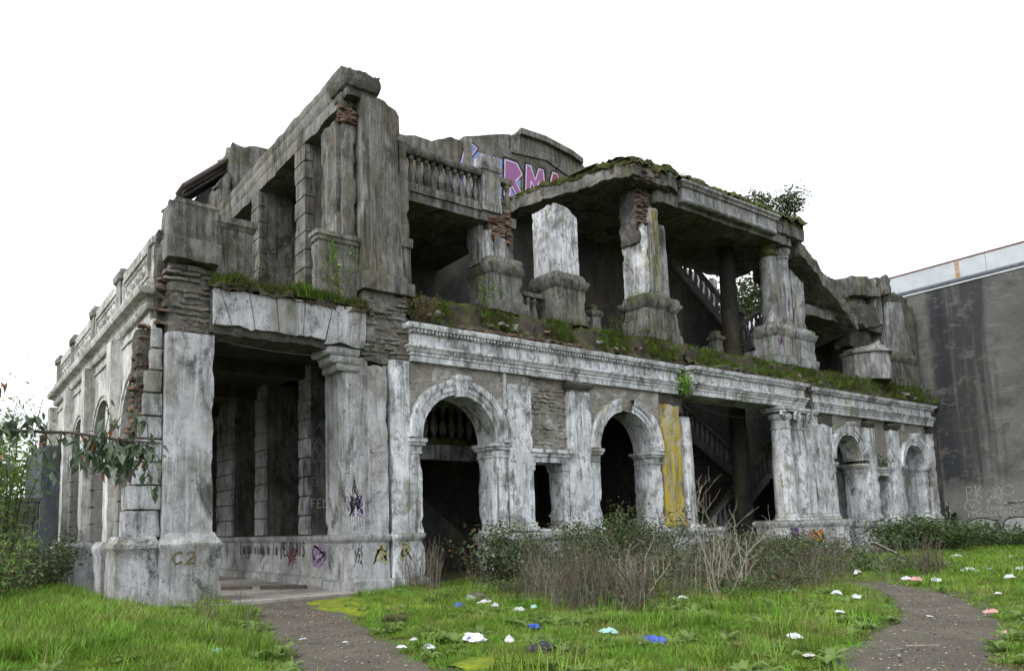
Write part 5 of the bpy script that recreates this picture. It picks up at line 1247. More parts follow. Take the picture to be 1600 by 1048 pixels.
# grass and weeds on the ledges
pts, rot, scl, idx = [], [], [], []
for k in range(9000):
    x = random.uniform(10.9, 44); dens = .20+1.1*noise.noise(Vector((x*.8, 2, 1)))+(.22 if x > 18 else 0)
    y = 17.45+.45*random.random()**.7
    if random.random() > dens: continue
    if 23 < x < 30.6 and random.random() < .5: y = 17.12+.4*random.random(); z = 7.5+(y-17.1)*.8
    else: z = 7.52+(y-17.45)*1.9 if y < 17.85 else 8.3
    put(x, y, z, random.uniform(.3, 1.0)*(1+.6*noise.noise(Vector((x*1.7, 5, 1)))), random.choice((0, 1, 2, 3, 0, 1, 3)))
for k in range(1300):
    x = random.uniform(5.5, 9.6); y = 17.52+.6*random.random(); cl = noise.noise(Vector((x*1.6, 3, 0)))
    if random.random() > .6+cl: continue
    put(x, y, 7.62+(y-17.5)*.35, random.uniform(.5, 1.3)*(1+1.0*cl), random.choice((0, 1, 2, 3)))
for k in range(900):
    x = random.uniform(20.7, 32.3); y = random.uniform(17.4, 19.0); put(x, y, 15.02+.04*(y-17.4), random.uniform(.2, .7), random.randrange(4))
for k in range(160):
    a_ = random.random(); put(14.3+a_*.5, 18.0+random.random()*.6, 12.1, random.uniform(.3, .7), random.randrange(4))
scatter('ledge_grass', TL, pts, rot, scl, idx, 'scruffy grass growing along the ruined ledges', 'grass')

# moss cushions: rough hummocks hugging the masonry
def moss_patch(name, cx_, cy_, rx, ry, zf, mat, label, amp=.05, n=26, parent=None):
    V = []; Fq = []
    for j in range(n+1):
        for i in range(n+1):
            u, v = -1+2*i/n, -1+2*j/n; x, y = cx_+rx*u, cy_+ry*v; e = 1-min(1, math.hypot(u, v)+.35*noise.noise(Vector((x*2, y*2, 1))))
            V.append((x, y, zf(x, y)+min(e*3, 1)*amp*(1+.8*noise.noise(Vector((x*5, y*5, 2)))+.5*noise.noise(Vector((x*13, y*13, 2))))-(.06 if e <= 0 else 0)))
    for j in range(n):
        for i in range(n): Fq.append((j*(n+1)+i, j*(n+1)+i+1, (j+1)*(n+1)+i+1, (j+1)*(n+1)+i))
    o = link(name, fast_mesh(name, V, Fq, mat, True), parent)
    if parent is None: tag(o, label, 'moss', kind='stuff')
    return o
moss_patch('moss_patch', 7.9, 14.3, 1.15, 2.2, lambda x, y: terr(x, y)+.02, 'moss_yellow', 'yellow green moss beside the path at the gallery entrance', .05)
moss_patch('moss_patch', 5.75, 7.2, .7, .5, lambda x, y: terr(x, y)+.01, 'moss_yellow', 'yellow green moss at the near edge of the path', .03)

def bush(name, x, y, h, r, nl, ls, mat, label, cat='bush', ncane=14, cane='cane', seed=1, group=None, z0=None, arch_=.6, width=.55, hollow=.25, caner=.012):
    rr = random.Random(seed); z0 = terr(x, y) if z0 is None else z0
    root = empty(name, (x, y, z0), label, cat, group); mb = MB(); P = []; D = []
    canes = []
    for k in range(ncane):
        a = rr.uniform(0, 6.283); d = r*math.sqrt(rr.random()); H = h*rr.uniform(.6, 1.1)*(1-.35*(d/r)**2); q = []
        bx, by = x+d*.25*math.cos(a), y+d*.25*math.sin(a)
        for i in range(7):
            t = i/6; q.append((bx+(d*.9+arch_*r*.3*t)*math.cos(a)*t+rr.uniform(-.05, .05), by+(d*.9+arch_*r*.3*t)*math.sin(a)*t+rr.uniform(-.05, .05), z0-.05+H*(t*(1.55-.55*t*arch_*1.5) if arch_ else t)))
        canes.append(q); mb.tube(q, caner, caner*.35, 4)
    link('stems', mesh_of('stems', mb, cane, recalc=False), root)
    for k in range(nl):
        q = rr.choice(canes); t = rr.random()**.7*5.99; i = int(t); f = t-i
        p = [q[i][j]+(q[i+1][j]-q[i][j])*f for j in range(3)]
        off = (rr.gauss(0, .13*r), rr.gauss(0, .13*r), rr.gauss(0, .09*h))
        P.append((p[0]+off[0], p[1]+off[1], max(z0+.03, p[2]+off[2]))); D.append((off[0]*3, off[1]*3, rr.uniform(-.2, .5)))
    leaf_cloud('leaves', P, D, ls, mat, root, width=width, seed=seed)
    return root
# brambles in front of the facade
BR = [(12.7, 16.2, 1.55, 1.0, 1500, 'dark bramble bush arching at the foot of the first arch'), (14.6, 15.4, 1.15, 1.3, 1500, 'bramble bush under the pilaster right of the first arch'),
      (16.6, 15.9, 1.75, 1.1, 1500, 'tall bramble in front of the little window'), (19.0, 15.9, 1.75, 1.0, 1200, 'bramble with red leaves before the second arch'),
      (13.2, 12.7, .85, 1.4, 1300, 'low bramble mound nearest the rubbish in the middle'), (16.4, 12.6, .9, 1.6, 1500, 'low wide bramble in the middle of the dry stalks'),
      (20.8, 13.8, 1.1, 1.6, 1700, 'bramble bush below the yellow pilaster'), (24.2, 15.2, 1.3, 1.7, 1800, 'bramble bush filling the foot of the portal'),
      (26.4, 15.0, .95, 1.2, 1300, 'bramble bush left of the orange tagged pedestal'), (22.9, 11.4, .75, 1.5, 1200, 'low bramble beside the bend of the right path')]
for i, (x, y, h, r, nl, lab) in enumerate(BR):
    bush('bramble_bush', x, y, h*1.08 if x < 22 else h*.85, r*1.2, int(nl*1.9), .11, 'leaf_bramble', lab, ncane=34, seed=300+i, group='brambles in front of the facade')
for i, (x, y, h, r, nl, lab) in enumerate([(11.2, 13.6, .55, .9, 900, 'low ivy like tangle right of the concrete lump'), (11.4, 10.9, .45, .9, 800, 'low green tangle behind the lilac bag'), (14.2, 9.9, .5, 1.1, 1000, 'low green tangle around the tall bare shrub'), (17.6, 10.8, .6, 1.3, 1200, 'low green tangle left of the path bend')]):
    bush('bramble_bush', x, y, h, r, nl*2, .075, 'leaf_bramble', lab, ncane=22, seed=330+i, group='brambles in front of the facade')
BR2 = [(34.8, 15.6, 1.6, 2.0, 3600, 'dense dark green bush before the third arch'), (37.6, 15.2, 1.7, 2.4, 3600, 'dense dark green bush before the blind fourth arch'), (41.2, 14.3, 1.2, 2.2, 2800, 'dark bush at the foot of the corner with the tall wall'), (41.5, 10.8, 1.1, 2.4, 2800, 'bush along the tall dark wall at the right edge')]
for i, (x, y, h, r, nl, lab) in enumerate(BR2):
    bush('green_bush', x, y, h, r, nl, .16, 'leaf_bush', lab, ncane=30, seed=340+i, group='bushes along the right hand wall')
# bushes on the left
BL = [(2.2, 22.5, 1.5, 1.2, 2200, 'low dark bush beside the flank piers'), (1.0, 20.5, 1.1, 1.2, 1800, 'low dark bush at the left edge above the grass'), (3.0, 25.5, 1.6, 1.0, 1600, 'dark bush under the second flank arch')]
for i, (x, y, h, r, nl, lab) in enumerate(BL):
    bush('dark_bush', x, y, h, r, nl, .11, 'leaf_bramble', lab, ncane=24, seed=360+i, group='bushes along the left flank')
bush('leafy_shrub', 1.9, 27.5, 6.2, 1.5, 3800, .20, 'leaf_light', 'tall pale green shrub standing against the left flank', 'shrub', ncane=26, seed=371, width=.28, arch_=.5, caner=.03)
bush('leafy_shrub', 0.2, 24.0, 6.0, 1.5, 3200, .20, 'leaf_light', 'tall light green shrub cut by the left edge of the photo', 'shrub', ncane=26, seed=372, width=.28, arch_=.5, caner=.03)
bush('leafy_shrub', .9, 17.5, 2.3, .8, 700, .17, 'leaf_light', 'bright young shrub low at the left edge', 'shrub', ncane=12, seed=373, width=.3, caner=.014)
# climbers and plants rooted in the ruin
bush('roof_shrub', 31.2, 18.3, 2.0, 1.15, 2800, .15, 'leaf_tree', 'dark shrub growing on top of the roof end', 'shrub', ncane=18, seed=380, z0=14.9)
bush('wall_sapling', 8.9, 17.7, 1.7, .45, 170, .13, 'leaf_light', 'thin sapling with yellowing leaves before the parapet stump', 'sapling', ncane=5, seed=381, z0=7.75, arch_=.3)
bush('red_plant', 11.5, 17.5, .75, .55, 420, .07, 'leaf_red', 'reddish stonecrop plant on the ledge beside the corner tower', 'plant', ncane=16, seed=382, z0=7.6, caner=.006)
bush('green_fern', 22.75, 17.35, .85, .35, 260, .16, 'leaf_fresh', 'bright green plant hanging above the yellow pilaster', 'plant', ncane=9, seed=383, z0=6.35, width=.4, caner=.006)
bush('wall_plant', 13.7, 17.7, 1.0, .45, 240, .09, 'leaf_light', 'small leafy plant by the brick pier pedestal', 'plant', ncane=8, seed=384, z0=8.3, caner=.006)
bush('wall_plant', 20.2, 17.75, .9, .7, 420, .08, 'leaf_bramble', 'dark tangle of weeds at the foot of the white pier', 'plant', ncane=14, seed=385, z0=8.2, caner=.006)
bush('wall_plant', 37.6, 17.62, .7, .5, 260, .10, 'leaf_bush', 'small plant growing above the little right hand door', 'plant', ncane=9, seed=386, z0=4.05, caner=.006)
bush('wall_plant', 6.9, 17.85, .8, 1.0, 700, .06, 'leaf_bramble', 'dark heathery tuft on the lintel left of the sapling', 'plant', ncane=30, seed=387, z0=7.75, caner=.006)
bush('wall_plant', 9.6, 17.5, .35, .3, 160, .06, 'leaf_bramble', 'small weed tuft at the top of the clustered pier', 'plant', ncane=8, seed=388, z0=6.42, caner=.004)

# dry stalks
ST = []
def stalk_source(i, mat):
    r = random.Random(500+i); mb = MB()
    for k in range(7):
        a = r.uniform(0, 6.28); ln = r.uniform(.05, .35); H = r.uniform(.6, 1.2); bx, by = r.uniform(-.15, .15), r.uniform(-.15, .15)
        q = [(bx+ln*math.cos(a)*t*t, by+ln*math.sin(a)*t*t, H*t) for t in (0, .35, .7, 1)]; mb.tube(q, .006, .002, 3)
        if r.random() < .6:
            c = q[2]; mb.tube([c, (c[0]+r.uniform(-.15, .15), c[1]+r.uniform(-.15, .15), c[2]+.22)], .003, .0015, 3)
    return bpy.data.objects.new('stalk', mesh_of('stalk', mb, mat, recalc=False))
ST = [stalk_source(i, 'dry_stalk') for i in range(3)]+[stalk_source(9, 'cane')]
pts, rot, scl, idx = [], [], [], []
for k in range(1000):
    x = random.uniform(9.5, 25); y = random.uniform(9.2, 16.6)
    if path_dist(x, y) < .5 or y < 9.3+.0*(x-10) or noise.noise(Vector((x*.6, y*.6, 6))) < .02: continue
    if x < 12 and y > 12 + (x-9.5): continue
    put(x, y, terr(x, y), random.uniform(.4, 1.25), random.randrange(4), random.uniform(.9, 1.6))
for k in range(16): put(random.uniform(10.4, 11.2), random.uniform(16.7, 17.4), .03, random.uniform(.8, 1.3), random.randrange(3))
for k in range(40):
    x, y = random.uniform(3.4, 5.8), random.uniform(9.6, 16.5)
    if path_dist(x, y) > .1: put(x, y, .03, random.uniform(.4, .8), random.randrange(4))
scatter('dry_stalks', ST, pts, rot, scl, idx, 'dry brown weed stalks standing among the brambles', 'dry weeds')
def dead_shrub(x, y, h, seed, label):
    r = random.Random(seed); root = empty('dead_shrub', (x, y, terr(x, y)), label, 'dead shrub', 'bare pale shrubs'); 
    for s_ in range(5):
        mb = MB(); 
        def grow(p, d, L, rad, lev):
            q = [p]; dd = Vector(d)
            for i in range(4): dd = (dd+Vector((r.gauss(0, .12), r.gauss(0, .12), .06))).normalized(); q.append(q[-1]+dd*L/4)
            mb.tube(q, rad, rad*.55, 4)
            if lev < 3:
                for k in range(3 if lev < 2 else 2):
                    i = r.randint(1, 4); n_ = (dd+Vector((r.gauss(0, .6), r.gauss(0, .6), r.gauss(.1, .25)))).normalized(); grow(q[i], n_, L*r.uniform(.4, .62), rad*.55, lev+1)
        a = r.uniform(0, 6.28); grow(Vector((x+.12*math.cos(a), y+.12*math.sin(a), terr(x, y)-.03)), (math.cos(a)*.35, math.sin(a)*.35, 1), h*r.uniform(.6, 1.0), .013, 0)
        link('stem', mesh_of('stem', mb, 'pale_stalk', recalc=False), root)
dead_shrub(13.3, 9.6, 1.75, 601, 'tall bare pale shrub in the middle of the dry weeds'); dead_shrub(14.9, 10.3, 1.5, 602, 'bare pale shrub just right of the tallest one'); dead_shrub(12.2, 10.8, 1.1, 603, 'small bare shrub left of the tallest one')

# tree behind the portal, trees beyond
def tree(x, y, h, r, nl, ls, seed, label, mat='leaf_tree', trunk_h=.35, group=None, z0=0):
    rr = random.Random(seed); root = empty('tree', (x, y, z0), label, 'tree', group); mb = MB()
    tips = []
    mb.tube([(x, y, z0-.2), (x+.1, y, z0+h*.2), (x, y+.1, z0+h*trunk_h), (x-.1, y, z0+h*.6)], .035*h, .015*h, 8)
    for k in range(16):
        a = rr.uniform(0, 6.28); e = rr.uniform(.1, 1.2); L = r*rr.uniform(.6, 1.0); s0 = Vector((x, y, z0+h*rr.uniform(trunk_h*.8, .65)))
        q = [s0+Vector((math.cos(a)*math.cos(e), math.sin(a)*math.cos(e), math.sin(e)))*L*t+Vector((rr.gauss(0, .1), rr.gauss(0, .1), .15*L*t*t)) for t in (0, .35, .7, 1)]
        mb.tube(q, .012*h, .003*h, 5); tips += q[1:]
    link('trunk', mesh_of('trunk', mb, 'bark', recalc=False), root)
    P = []; D = []
    for k in range(nl):
        t = rr.choice(tips); o = Vector((rr.gauss(0, 1), rr.gauss(0, 1), rr.gauss(0, .8)))*.26*r; P.append(tuple(t+o)); D.append((o.x, o.y, o.z*.3))
    leaf_cloud('crown', P, D, ls, mat, root, seed=seed)
tree(56.0, 36, 30, 4.0, 20000, .40, 701, 'dark tree seen through the upper portal', trunk_h=.45)
tree(-1.5, 36, 8.0, 3.2, 2600, .30, 702, 'pale tree far back at the left edge', 'leaf_light')
tree(2.0, 46, 9.0, 3.0, 2600, .34, 703, 'leafy tree behind the far end of the left flank', 'leaf_light')

# branch reaching in from the left
TR = empty('overhanging_tree', (-2.6, 6.2, 0), 'leafy branch reaching in from a tree outside the left edge', 'tree')
mb = MB(); mb.tube([(-2.6, 6.2, -.1), (-2.55, 6.2, 1.2), (-2.4, 6.25, 2.6), (-2.5, 6.3, 4.5)], .11, .06, 9); link('trunk', mesh_of('trunk', mb, 'bark', recalc=False), TR).matrix_parent_inverse = Matrix.Translation((2.6, -6.2, 0))
brq = [Vector(p) for p in ((-2.4, 6.3, 2.1), (-1.3, 6.6, 2.30), (-.4, 6.75, 2.40), (.35, 6.65, 2.44), (.9, 6.42, 2.42), (1.25, 6.28, 2.36), (1.5, 6.2, 2.34))]
mb = MB(); mb.tube(brq, .024, .006, 6)
tw = []; rr = random.Random(77)
for k in range(34):
    t = rr.uniform(2.9, 5.95); i = int(t); p = brq[i].lerp(brq[i+1], t-i); L = rr.uniform(.14, .46); up = rr.random() < .22
    e = p+Vector((rr.gauss(.05, .08), rr.gauss(0, .09), (L if up else -L)*rr.uniform(.6, 1)))
    q = [p, p.lerp(e, .5)+Vector((.03, 0, .03)), e]; mb.tube(q, .005, .002, 4); tw.append(q)
link('branch', mesh_of('branch', mb, 'bark', recalc=False), TR)
P = []; D = []
for q in tw:
    for k in range(11):
        t = rr.random(); p = q[0].lerp(q[2], t); P.append(tuple(p+Vector((rr.gauss(0, .025), rr.gauss(0, .025), rr.gauss(0, .02))))); D.append((rr.gauss(0, .35), rr.gauss(0, .35), -.55))
for k in range(30):
    t = rr.uniform(2.7, 5.99); i = int(t); P.append(tuple(brq[i].lerp(brq[i+1], t-i))); D.append((rr.gauss(0, .5), rr.gauss(0, .5), rr.uniform(-.6, .5)))
leaf_cloud('leaves', P, D, .105, 'leaf_branch', TR, width=.42, droop=.35, seed=78)
# thin upright shoots at the far left, close to the lens
SH = empty('thin_shoots', (.0, 8.3, 0), 'thin upright leafy shoots against the white sky at the left edge', 'shrub')
mb = MB(); P = []; D = []
for k in range(9):
    x0, y0 = -.55+.13*k+rr.gauss(0, .05), 9.2+rr.gauss(0, .3); H = rr.uniform(2.0, 3.3)
    q = [Vector((x0+.10*t*t+rr.gauss(0, .01), y0, H*t)) for t in (0, .25, .5, .75, 1)]; mb.tube(q, .008, .002, 4)
    for j in range(26):
        t = rr.uniform(1.2, 3.99); i = int(t); P.append(tuple(q[i].lerp(q[i+1], t-i))); D.append((rr.gauss(0, .5), rr.gauss(0, .5), .5))
link('stems', mesh_of('stems', mb, 'cane', recalc=False), SH); leaf_cloud('leaves', P, D, .085, 'leaf_light', SH, width=.35, droop=.0, seed=79)

# ================================================================ RUBBISH, STONES
def crumple(seed, sx, sy, sz, mat, rough=.35):
    bm = bmesh.new(); bmesh.ops.create_icosphere(bm, subdivisions=4, radius=1); r = random.Random(seed); o = r.random()*90
    for v in bm.verts:
        p = v.co.copy(); q = p*1.5+Vector((o, 0, 0))
        ridge = 1-2*abs(noise.noise(p*2.3+Vector((0, o, 0)))); ridge2 = 1-2*abs(noise.noise(p*5.5+Vector((0, 0, o))))
        k = 1+rough*1.5*noise.noise(q)+rough*.55*(ridge-.6)+rough*.30*(ridge2-.6)
        z = p.z*k
        v.co = Vector((p.x*k*sx, p.y*k*sy, (z if z > 0 else z*.25)*sz))
    me = bpy.data.meshes.new('bag'); bm.to_mesh(me); bm.free(); me.materials.append(MATS[mat]); finish(me, 28); return me
def sheet(seed, sx, sy, h, mat):
    """a torn, crumpled film lying in folds: closed thin shell."""
    r = random.Random(seed); o = r.random()*90; n = 18; V = []; Fq = []
    def pt(u, v):
        a = math.atan2(v, u); d = max(abs(u), abs(v)); e = .9+.30*noise.noise(Vector((math.cos(a)*1.1+o, math.sin(a)*1.1, 0)))+.10*noise.noise(Vector((math.cos(a)*5+o, math.sin(a)*5, 3)))
        x, y = math.cos(a)*d*e, math.sin(a)*d*e
        f1 = 1-2.2*abs(noise.noise(Vector((x*1.3+o, y*1.3, 1)))); f2 = 1-2.2*abs(noise.noise(Vector((x*3.1, y*3.1+o, 2)))); f3 = noise.noise(Vector((x*7+o, y*7, 5)))
        z = max(0, (.85*f1+.55*f2+.30*f3)*(1-.75*d*d)+.10)
        return Vector((x*sx+.10*sx*noise.noise(Vector((x*3, y*3, o))), y*sy+.10*sy*noise.noise(Vector((x*3, y*3, o+9))), z*h))
    top = [pt(-1+2*i/n, -1+2*j/n) for j in range(n+1) for i in range(n+1)]
    V = top+[p-Vector((0, 0, .004)) for p in top]; m = (n+1)**2
    for j in range(n):
        for i in range(n):
            q = (j*(n+1)+i, j*(n+1)+i+1, (j+1)*(n+1)+i+1, (j+1)*(n+1)+i); Fq.append(q); Fq.append(tuple(m+k for k in q[::-1]))
    me = fast_mesh('bag', [tuple(v) for v in V], Fq, mat); finish(me, 26); return me
def litter(name, x, y, size, mat, label, cat, flat=.55, group=None, aspect=1.0, dz=0.0, rough=.5):
    sd = int(abs(x*131+y*977)) % 9999; r = random.Random(sd); asp = r.uniform(.9, 1.7)
    if mat in ('plastic_black', 'plastic_blue', 'plastic_blue_white') and name != 'paper_scrap' or name == 'cardboard_box':
        me = crumple(sd, size*aspect, size/aspect**.5, size*flat, mat, .34)
    else: me = sheet(sd, size*asp*.95, size/asp**.5*.95, size*flat*r.uniform(.6, 1.25), mat)
    o = link(name, me); o.location = (x, y, terr(x, y)+.03+dz); o.rotation_euler = (r.uniform(-.12, .12), r.uniform(-.12, .12), r.random()*6.28)
    tag(o, label, cat, group); return o
WB = 'white plastic bags and scraps'
LIT = [('plastic_bag', 3.02, 9.54, .13, 'plastic_teal', 'pale teal plastic bag in the grass left of the path', 'bag'),
 ('paper_scrap', 1.09, 12.0, .07, 'plastic_white', 'white scrap in the grass at the far left', 'litter'),
 ('paper_scrap', 2.46, 12.24, .08, 'plastic_white', 'pale scrap below the marked corner pier, left one of two', 'litter'),
 ('paper_scrap', 2.72, 12.36, .08, 'plastic_white', 'pale scrap below the marked corner pier, right one of two', 'litter'),
 ('paper_scrap', 4.61, 10.54, .055, 'plastic_lilac', 'small flat wrapper on the left half of the dirt path', 'litter'),
 ('paper_scrap', 4.87, 9.68, .05, 'plastic_white', 'small white wrapper on the middle of the dirt path', 'litter'),
 ('plastic_bag', 5.15, 8.63, .08, 'plastic_white', 'white crumpled bag at the path edge, nearest the path', 'bag'),
 ('plastic_bag', 5.36, 8.30, .10, 'plastic_white', 'flat white crumpled bag by the near moss', 'bag'),
 ('plastic_bag', 5.63, 9.09, .07, 'plastic_white', 'small white bag standing left of the blue and white one', 'bag'),
 ('plastic_bag', 6.23, 8.49, .15, 'plastic_blue_white', 'blue and white plastic bag in the grass', 'bag'),
 ('plastic_bag', 6.42, 7.95, .10, 'plastic_white', 'white tissue between the blue and white bag and the black one', 'litter'),
 ('plastic_bag', 8.73, 12.36, .13, 'plastic_blue', 'dark blue bag beside the concrete rubble', 'bag'),
 ('plastic_bag', 9.36, 12.37, .14, 'plastic_white', 'white slab of foam beside the concrete rubble', 'litter'),
 ('plastic_bag', 9.06, 11.63, .12, 'plastic_white', 'white bag just right of the foam by the rubble', 'bag'),
 ('plastic_bag', 8.89, 10.69, .13, 'plastic_white', 'white bag left of the small teal scrap at the bramble foot', 'bag'),
 ('plastic_bag', 9.41, 10.89, .10, 'plastic_teal', 'small teal scrap at the foot of the brambles', 'litter'),
 ('plastic_bag', 7.66, 8.88, .11, 'plastic_blue', 'small bright blue bag behind the black one', 'bag'),
 ('rubbish_bag', 6.32, 7.22, .17, 'plastic_black', 'black rubbish bag lying in the near grass', 'bag'),
 ('plastic_bag', 7.9, 7.58, .13, 'plastic_teal', 'teal bag left of the big blue one in the grass', 'bag'),
 ('plastic_bag', 7.76, 6.67, .15, 'plastic_blue', 'bright blue bag in the middle of the near grass', 'bag'),
 ('plastic_bag', 12.66, 10.05, .22, 'plastic_white', 'white cloth among the dry stalks', 'cloth'),
 ('plastic_bag', 12.21, 11.26, .20, 'plastic_lilac', 'lilac bag half hidden in the dry stalks', 'bag'),
 ('plastic_bag', 14.6, 13.6, .18, 'plastic_white', 'white bag deep in the brambles, upper left', 'bag'),
 ('plastic_bag', 18.2, 14.0, .22, 'plastic_white', 'white bag deep in the brambles below the yellow pilaster', 'bag'),
 ('plastic_bag', 9.32, 5.65, .19, 'plastic_white', 'white bag with a peak in the grass left of the right path', 'bag'),
 ('paper_scrap', 8.16, 4.78, .11, 'paper', 'flat buff cardboard scrap at the near path edge', 'litter'),
 ('plastic_bag', 12.13, 6.54, .09, 'plastic_white', 'small white scrap above the path bend', 'litter'),
 ('plastic_bag', 14.59, 7.52, .13, 'plastic_white', 'white bag in the grass at the upper path edge', 'bag'),
 ('plastic_bag', 15.33, 8.29, .14, 'plastic_white', 'white bag behind the one at the upper path edge', 'bag'),
 ('plastic_bag', 18.6, 12.2, .16, 'plastic_white', 'white scrap in the weeds left of the orange tag', 'litter'),
 ('plastic_bag', 25.15, 12.96, .26, 'plastic_white', 'white bag at the left of the heap below the third arch', 'bag'),
 ('plastic_bag', 24.28, 12.0, .26, 'plastic_lilac', 'pale bag in the middle of the heap below the third arch', 'bag'),
 ('plastic_bag', 20.73, 10.61, .22, 'plastic_white', 'white bag in front of the heap below the third arch', 'bag'),
 ('plastic_bag', 26.39, 13.14, .24, 'plastic_yellow', 'yellow bag on the heap below the third arch', 'bag'),
 ('cardboard_box', 27.58, 12.58, .34, 'plastic_lilac', 'crushed pinkish box in front of the dark bush', 'box'),
 ('plastic_bag', 19.64, 8.88, .20, 'plastic_white', 'white bag on the grass above the right path', 'bag'),
 ('plastic_bag', 19.0, 8.35, .16, 'plastic_pink', 'red and pink scrap on the grass above the right path', 'litter'),
 ('plastic_bag', 19.6, 8.20, .16, 'plastic_white', 'white scrap touching the red and pink one', 'litter'),
 ('plastic_bag', 24.39, 10.01, .24, 'plastic_white', 'white bag farther back in the right grass', 'bag'),
 ('plastic_bag', 31.25, 12.29, .36, 'plastic_white', 'white bag against the dark bush at the right', 'bag'),
 ('plastic_bag', 23.08, 8.82, .32, 'plastic_white', 'large white bag in the right grass', 'bag'),
 ('plastic_bag', 23.9, 8.62, .20, 'plastic_teal', 'pale teal scrap beside the large white bag', 'litter'),
 ('plastic_bag', 24.88, 9.14, .20, 'plastic_white', 'small white bag behind the large one', 'bag'),
 ('plastic_bag', 21.05, 7.2, .27, 'plastic_white', 'white bag near the right edge of the grass', 'bag'),
 ('plastic_bag', 31.38, 10.61, .34, 'plastic_lilac', 'pale bag under the bush at the right edge', 'bag'),
 ('plastic_bag', 24.46, 8.1, .26, 'plastic_white', 'white bag cut by the right edge', 'bag'),
 ('plastic_bag', 13.84, 5.04, .10, 'plastic_pink', 'pink and white wrapper on the right side of the path', 'litter'),
 ('plastic_bag', 11.48, 4.04, .07, 'plastic_pink', 'pinkish lid at the near right edge of the path', 'litter'),
 ('paper_scrap', 12.52, 5.37, .05, 'plastic_white', 'small white scrap on the bend of the right path', 'litter'),
 ('plastic_bag', 16.97, 6.02, .08, 'plastic_white', 'small white bag in the grass right of the path', 'bag')]
for (nm, x, y, s_, m_, lab, cat) in LIT:
    litter(nm, x, y, s_*(.88 if s_ < .19 else .56), m_, lab, cat, flat=.25 if 'scrap' in nm else .6, rough=.62, aspect=1.25, dz=.07 if y > 11 or x > 18 else .055)
def stone(name, x, y, sx, sy, sz, mat, label, cat, seed, rot_=0, dz=0, top=None):
    o = link(name, crumple(seed, sx, sy, sz, mat, .22)); o.location = (x, y, terr(x, y)+dz); o.rotation_euler = (0, 0, rot_); tag(o, label, cat); return o
stone('mossy_rock', 6.72, 11.35, .34, .24, .20, 'moss_dark', 'dark mossy lump of masonry at the right of the path', 'rock', 801, .4)
stone('rock', 6.45, 13.9, .13, .09, .05, 'brick_red', 'small brown stone on the path near the moss', 'stone', 802)
stone('rock', 6.02, 12.26, .17, .10, .04, 'wood', 'flat brown stone on the path below the moss', 'stone', 803, .5)
stone('concrete_lump', 9.91, 13.38, .32, .22, .24, 'concrete_pale', 'pale lump of concrete in front of the first arch', 'rubble', 804, .2)
stone('concrete_lump', 8.6, 9.9, .26, .18, .12, 'rubble', 'dark lump of rubble in the grass behind the blue and white bag', 'rubble', 805, .9)
def plank(name, a, b, w_, t_, mat, label, cat):
    mb = MB(); d = (Vector(b)-Vector(a)); L = d.length; mb.loft(-L/2, L/2, -w_/2, w_/2, [(0, 0), (t_, 0)], seg=.1, jit=.008, chip=.02)
    o = link(name, mesh_of(name, mb, mat)); o.location = (Vector(a)+Vector(b))/2; o.rotation_mode = 'QUATERNION'; o.rotation_quaternion = d.to_track_quat('X', 'Z'); tag(o, label, cat); return o
plank('board', (6.48, 7.42, .07), (6.95, 7.25, .05), .10, .03, 'wood', 'short brown board beside the black rubbish bag', 'board')
plank('pole', (12.3, 13.6, .38), (13.4, 13.0, .33), .09, .08, 'pale_stalk', 'pale broken pole lying in the brambles', 'pole')
plank('board', (27.4, 13.4, .75), (28.9, 13.0, .12), .16, .05, 'pale_stalk', 'pale board leaning beside the crushed pinkish box', 'board')
plank('charred_log', (7.6, 20.2, .09), (8.6, 19.4, .09), .14, .10, 'bark', 'charred log lying on the gallery floor', 'log')
plank('charred_log', (6.6, 21.2, .09), (7.5, 20.6, .09), .12, .08, 'rust_metal', 'reddish burnt log behind the charred one', 'log')
plank('stick', (9.9, 4.55, .04), (10.2, 4.30, .04), .015, .015, 'pale_stalk', 'small dry stick on the right path', 'stick')

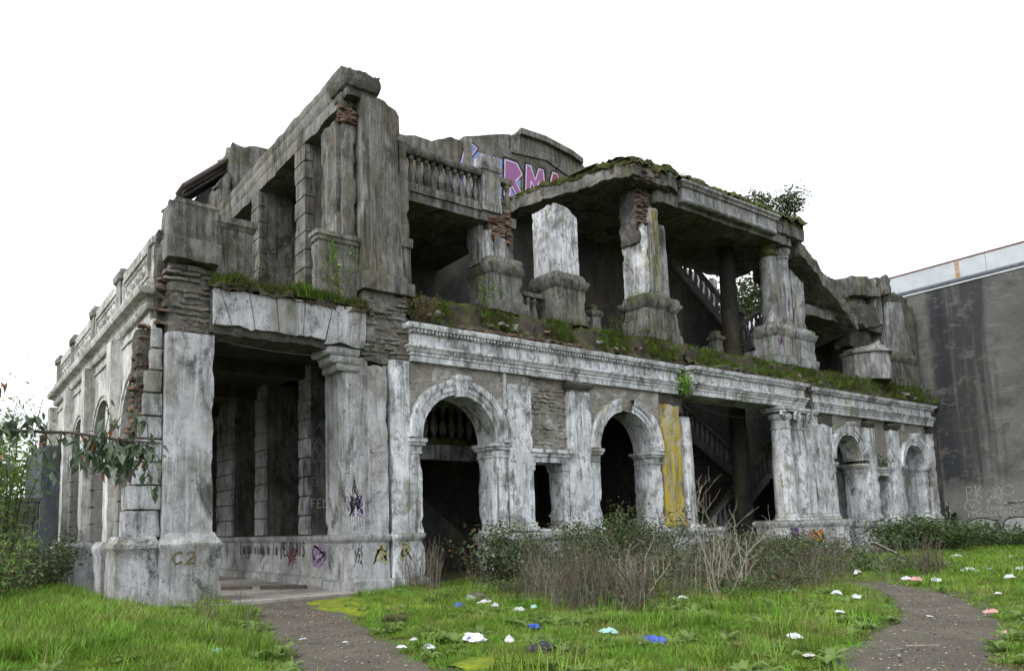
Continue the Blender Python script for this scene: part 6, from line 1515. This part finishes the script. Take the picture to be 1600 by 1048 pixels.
# broad-leaved weeds in the grass and pebbles on the paths
def rosette(seed):
    r = random.Random(seed); V = []; Fq = []
    for k in range(9):
        a = k*2.4+r.random(); L = r.uniform(.08, .17); w_ = L*.22; up = r.uniform(.3, .9); b = len(V)
        for t, f, z in ((0, .25, 0), (.4, 1, .55), (.75, .8, .75), (1, .05, .6)):
            cx_, cy_ = math.cos(a)*L*t, math.sin(a)*L*t; zz = z*L*up
            V += [(cx_-math.sin(a)*w_*f, cy_+math.cos(a)*w_*f, zz+.012*f), (cx_, cy_, zz), (cx_+math.sin(a)*w_*f, cy_-math.cos(a)*w_*f, zz+.012*f)]
        for i in range(3):
            for j in range(2): Fq.append((b+3*i+j, b+3*i+j+1, b+3*i+j+4, b+3*i+j+3))
    return bpy.data.objects.new('rosette', fast_mesh('rosette', V, Fq, 'leaf_light', True))
pts, rot, scl, idx = [], [], [], []
for k in range(1700):
    d = 5+15*random.random()**1.3; az = yaw+math.radians(random.uniform(-44, 48)); x, y = d*math.sin(az), d*math.cos(az)
    if in_building(x, y) or path_dist(x, y) < .05 or noise.noise(Vector((x*.9, y*.9, 40))) < .0: continue
    put(x, y, terr(x, y)+.04, random.uniform(.8, 1.7), random.randrange(3))
scatter('broadleaf_weeds', [rosette(900+i) for i in range(3)], pts, rot, scl, idx, 'low broad leaved weeds scattered in the grass', 'weeds')
def pebble(seed, mat):
    bm = bmesh.new(); bmesh.ops.create_icosphere(bm, subdivisions=1, radius=1); r = random.Random(seed)
    for v in bm.verts: v.co = Vector((v.co.x*r.uniform(.8, 1.3), v.co.y*r.uniform(.7, 1.1), v.co.z*r.uniform(.4, .7)))
    me = bpy.data.meshes.new('pebble'); bm.to_mesh(me); bm.free(); me.materials.append(MATS[mat]); return bpy.data.objects.new('pebble', me)
pts, rot, scl, idx = [], [], [], []
while len(pts) < 4200:
    P = random.choice(PATHS[:2]); i = random.randrange(len(P)-1); t = random.random(); a, b = P[i], P[i+1]
    x = a[0]+(b[0]-a[0])*t+random.gauss(0, .45); y = a[1]+(b[1]-a[1])*t+random.gauss(0, .45)
    if in_building(x, y): continue
    s_ = .006+.018*random.random()**4; pts.append((x, y, terr(x, y)+.022)); rot.append((0, 0, random.random()*6)); scl.append((s_, s_, s_)); idx.append(random.randrange(4))
scatter('pebbles', [pebble(950, 'floor_concrete'), pebble(951, 'path_soil'), pebble(952, 'path_soil'), pebble(953, 'brick_grey')], pts, rot, scl, idx, 'small pebbles and grit lying on the dirt paths', 'pebbles')
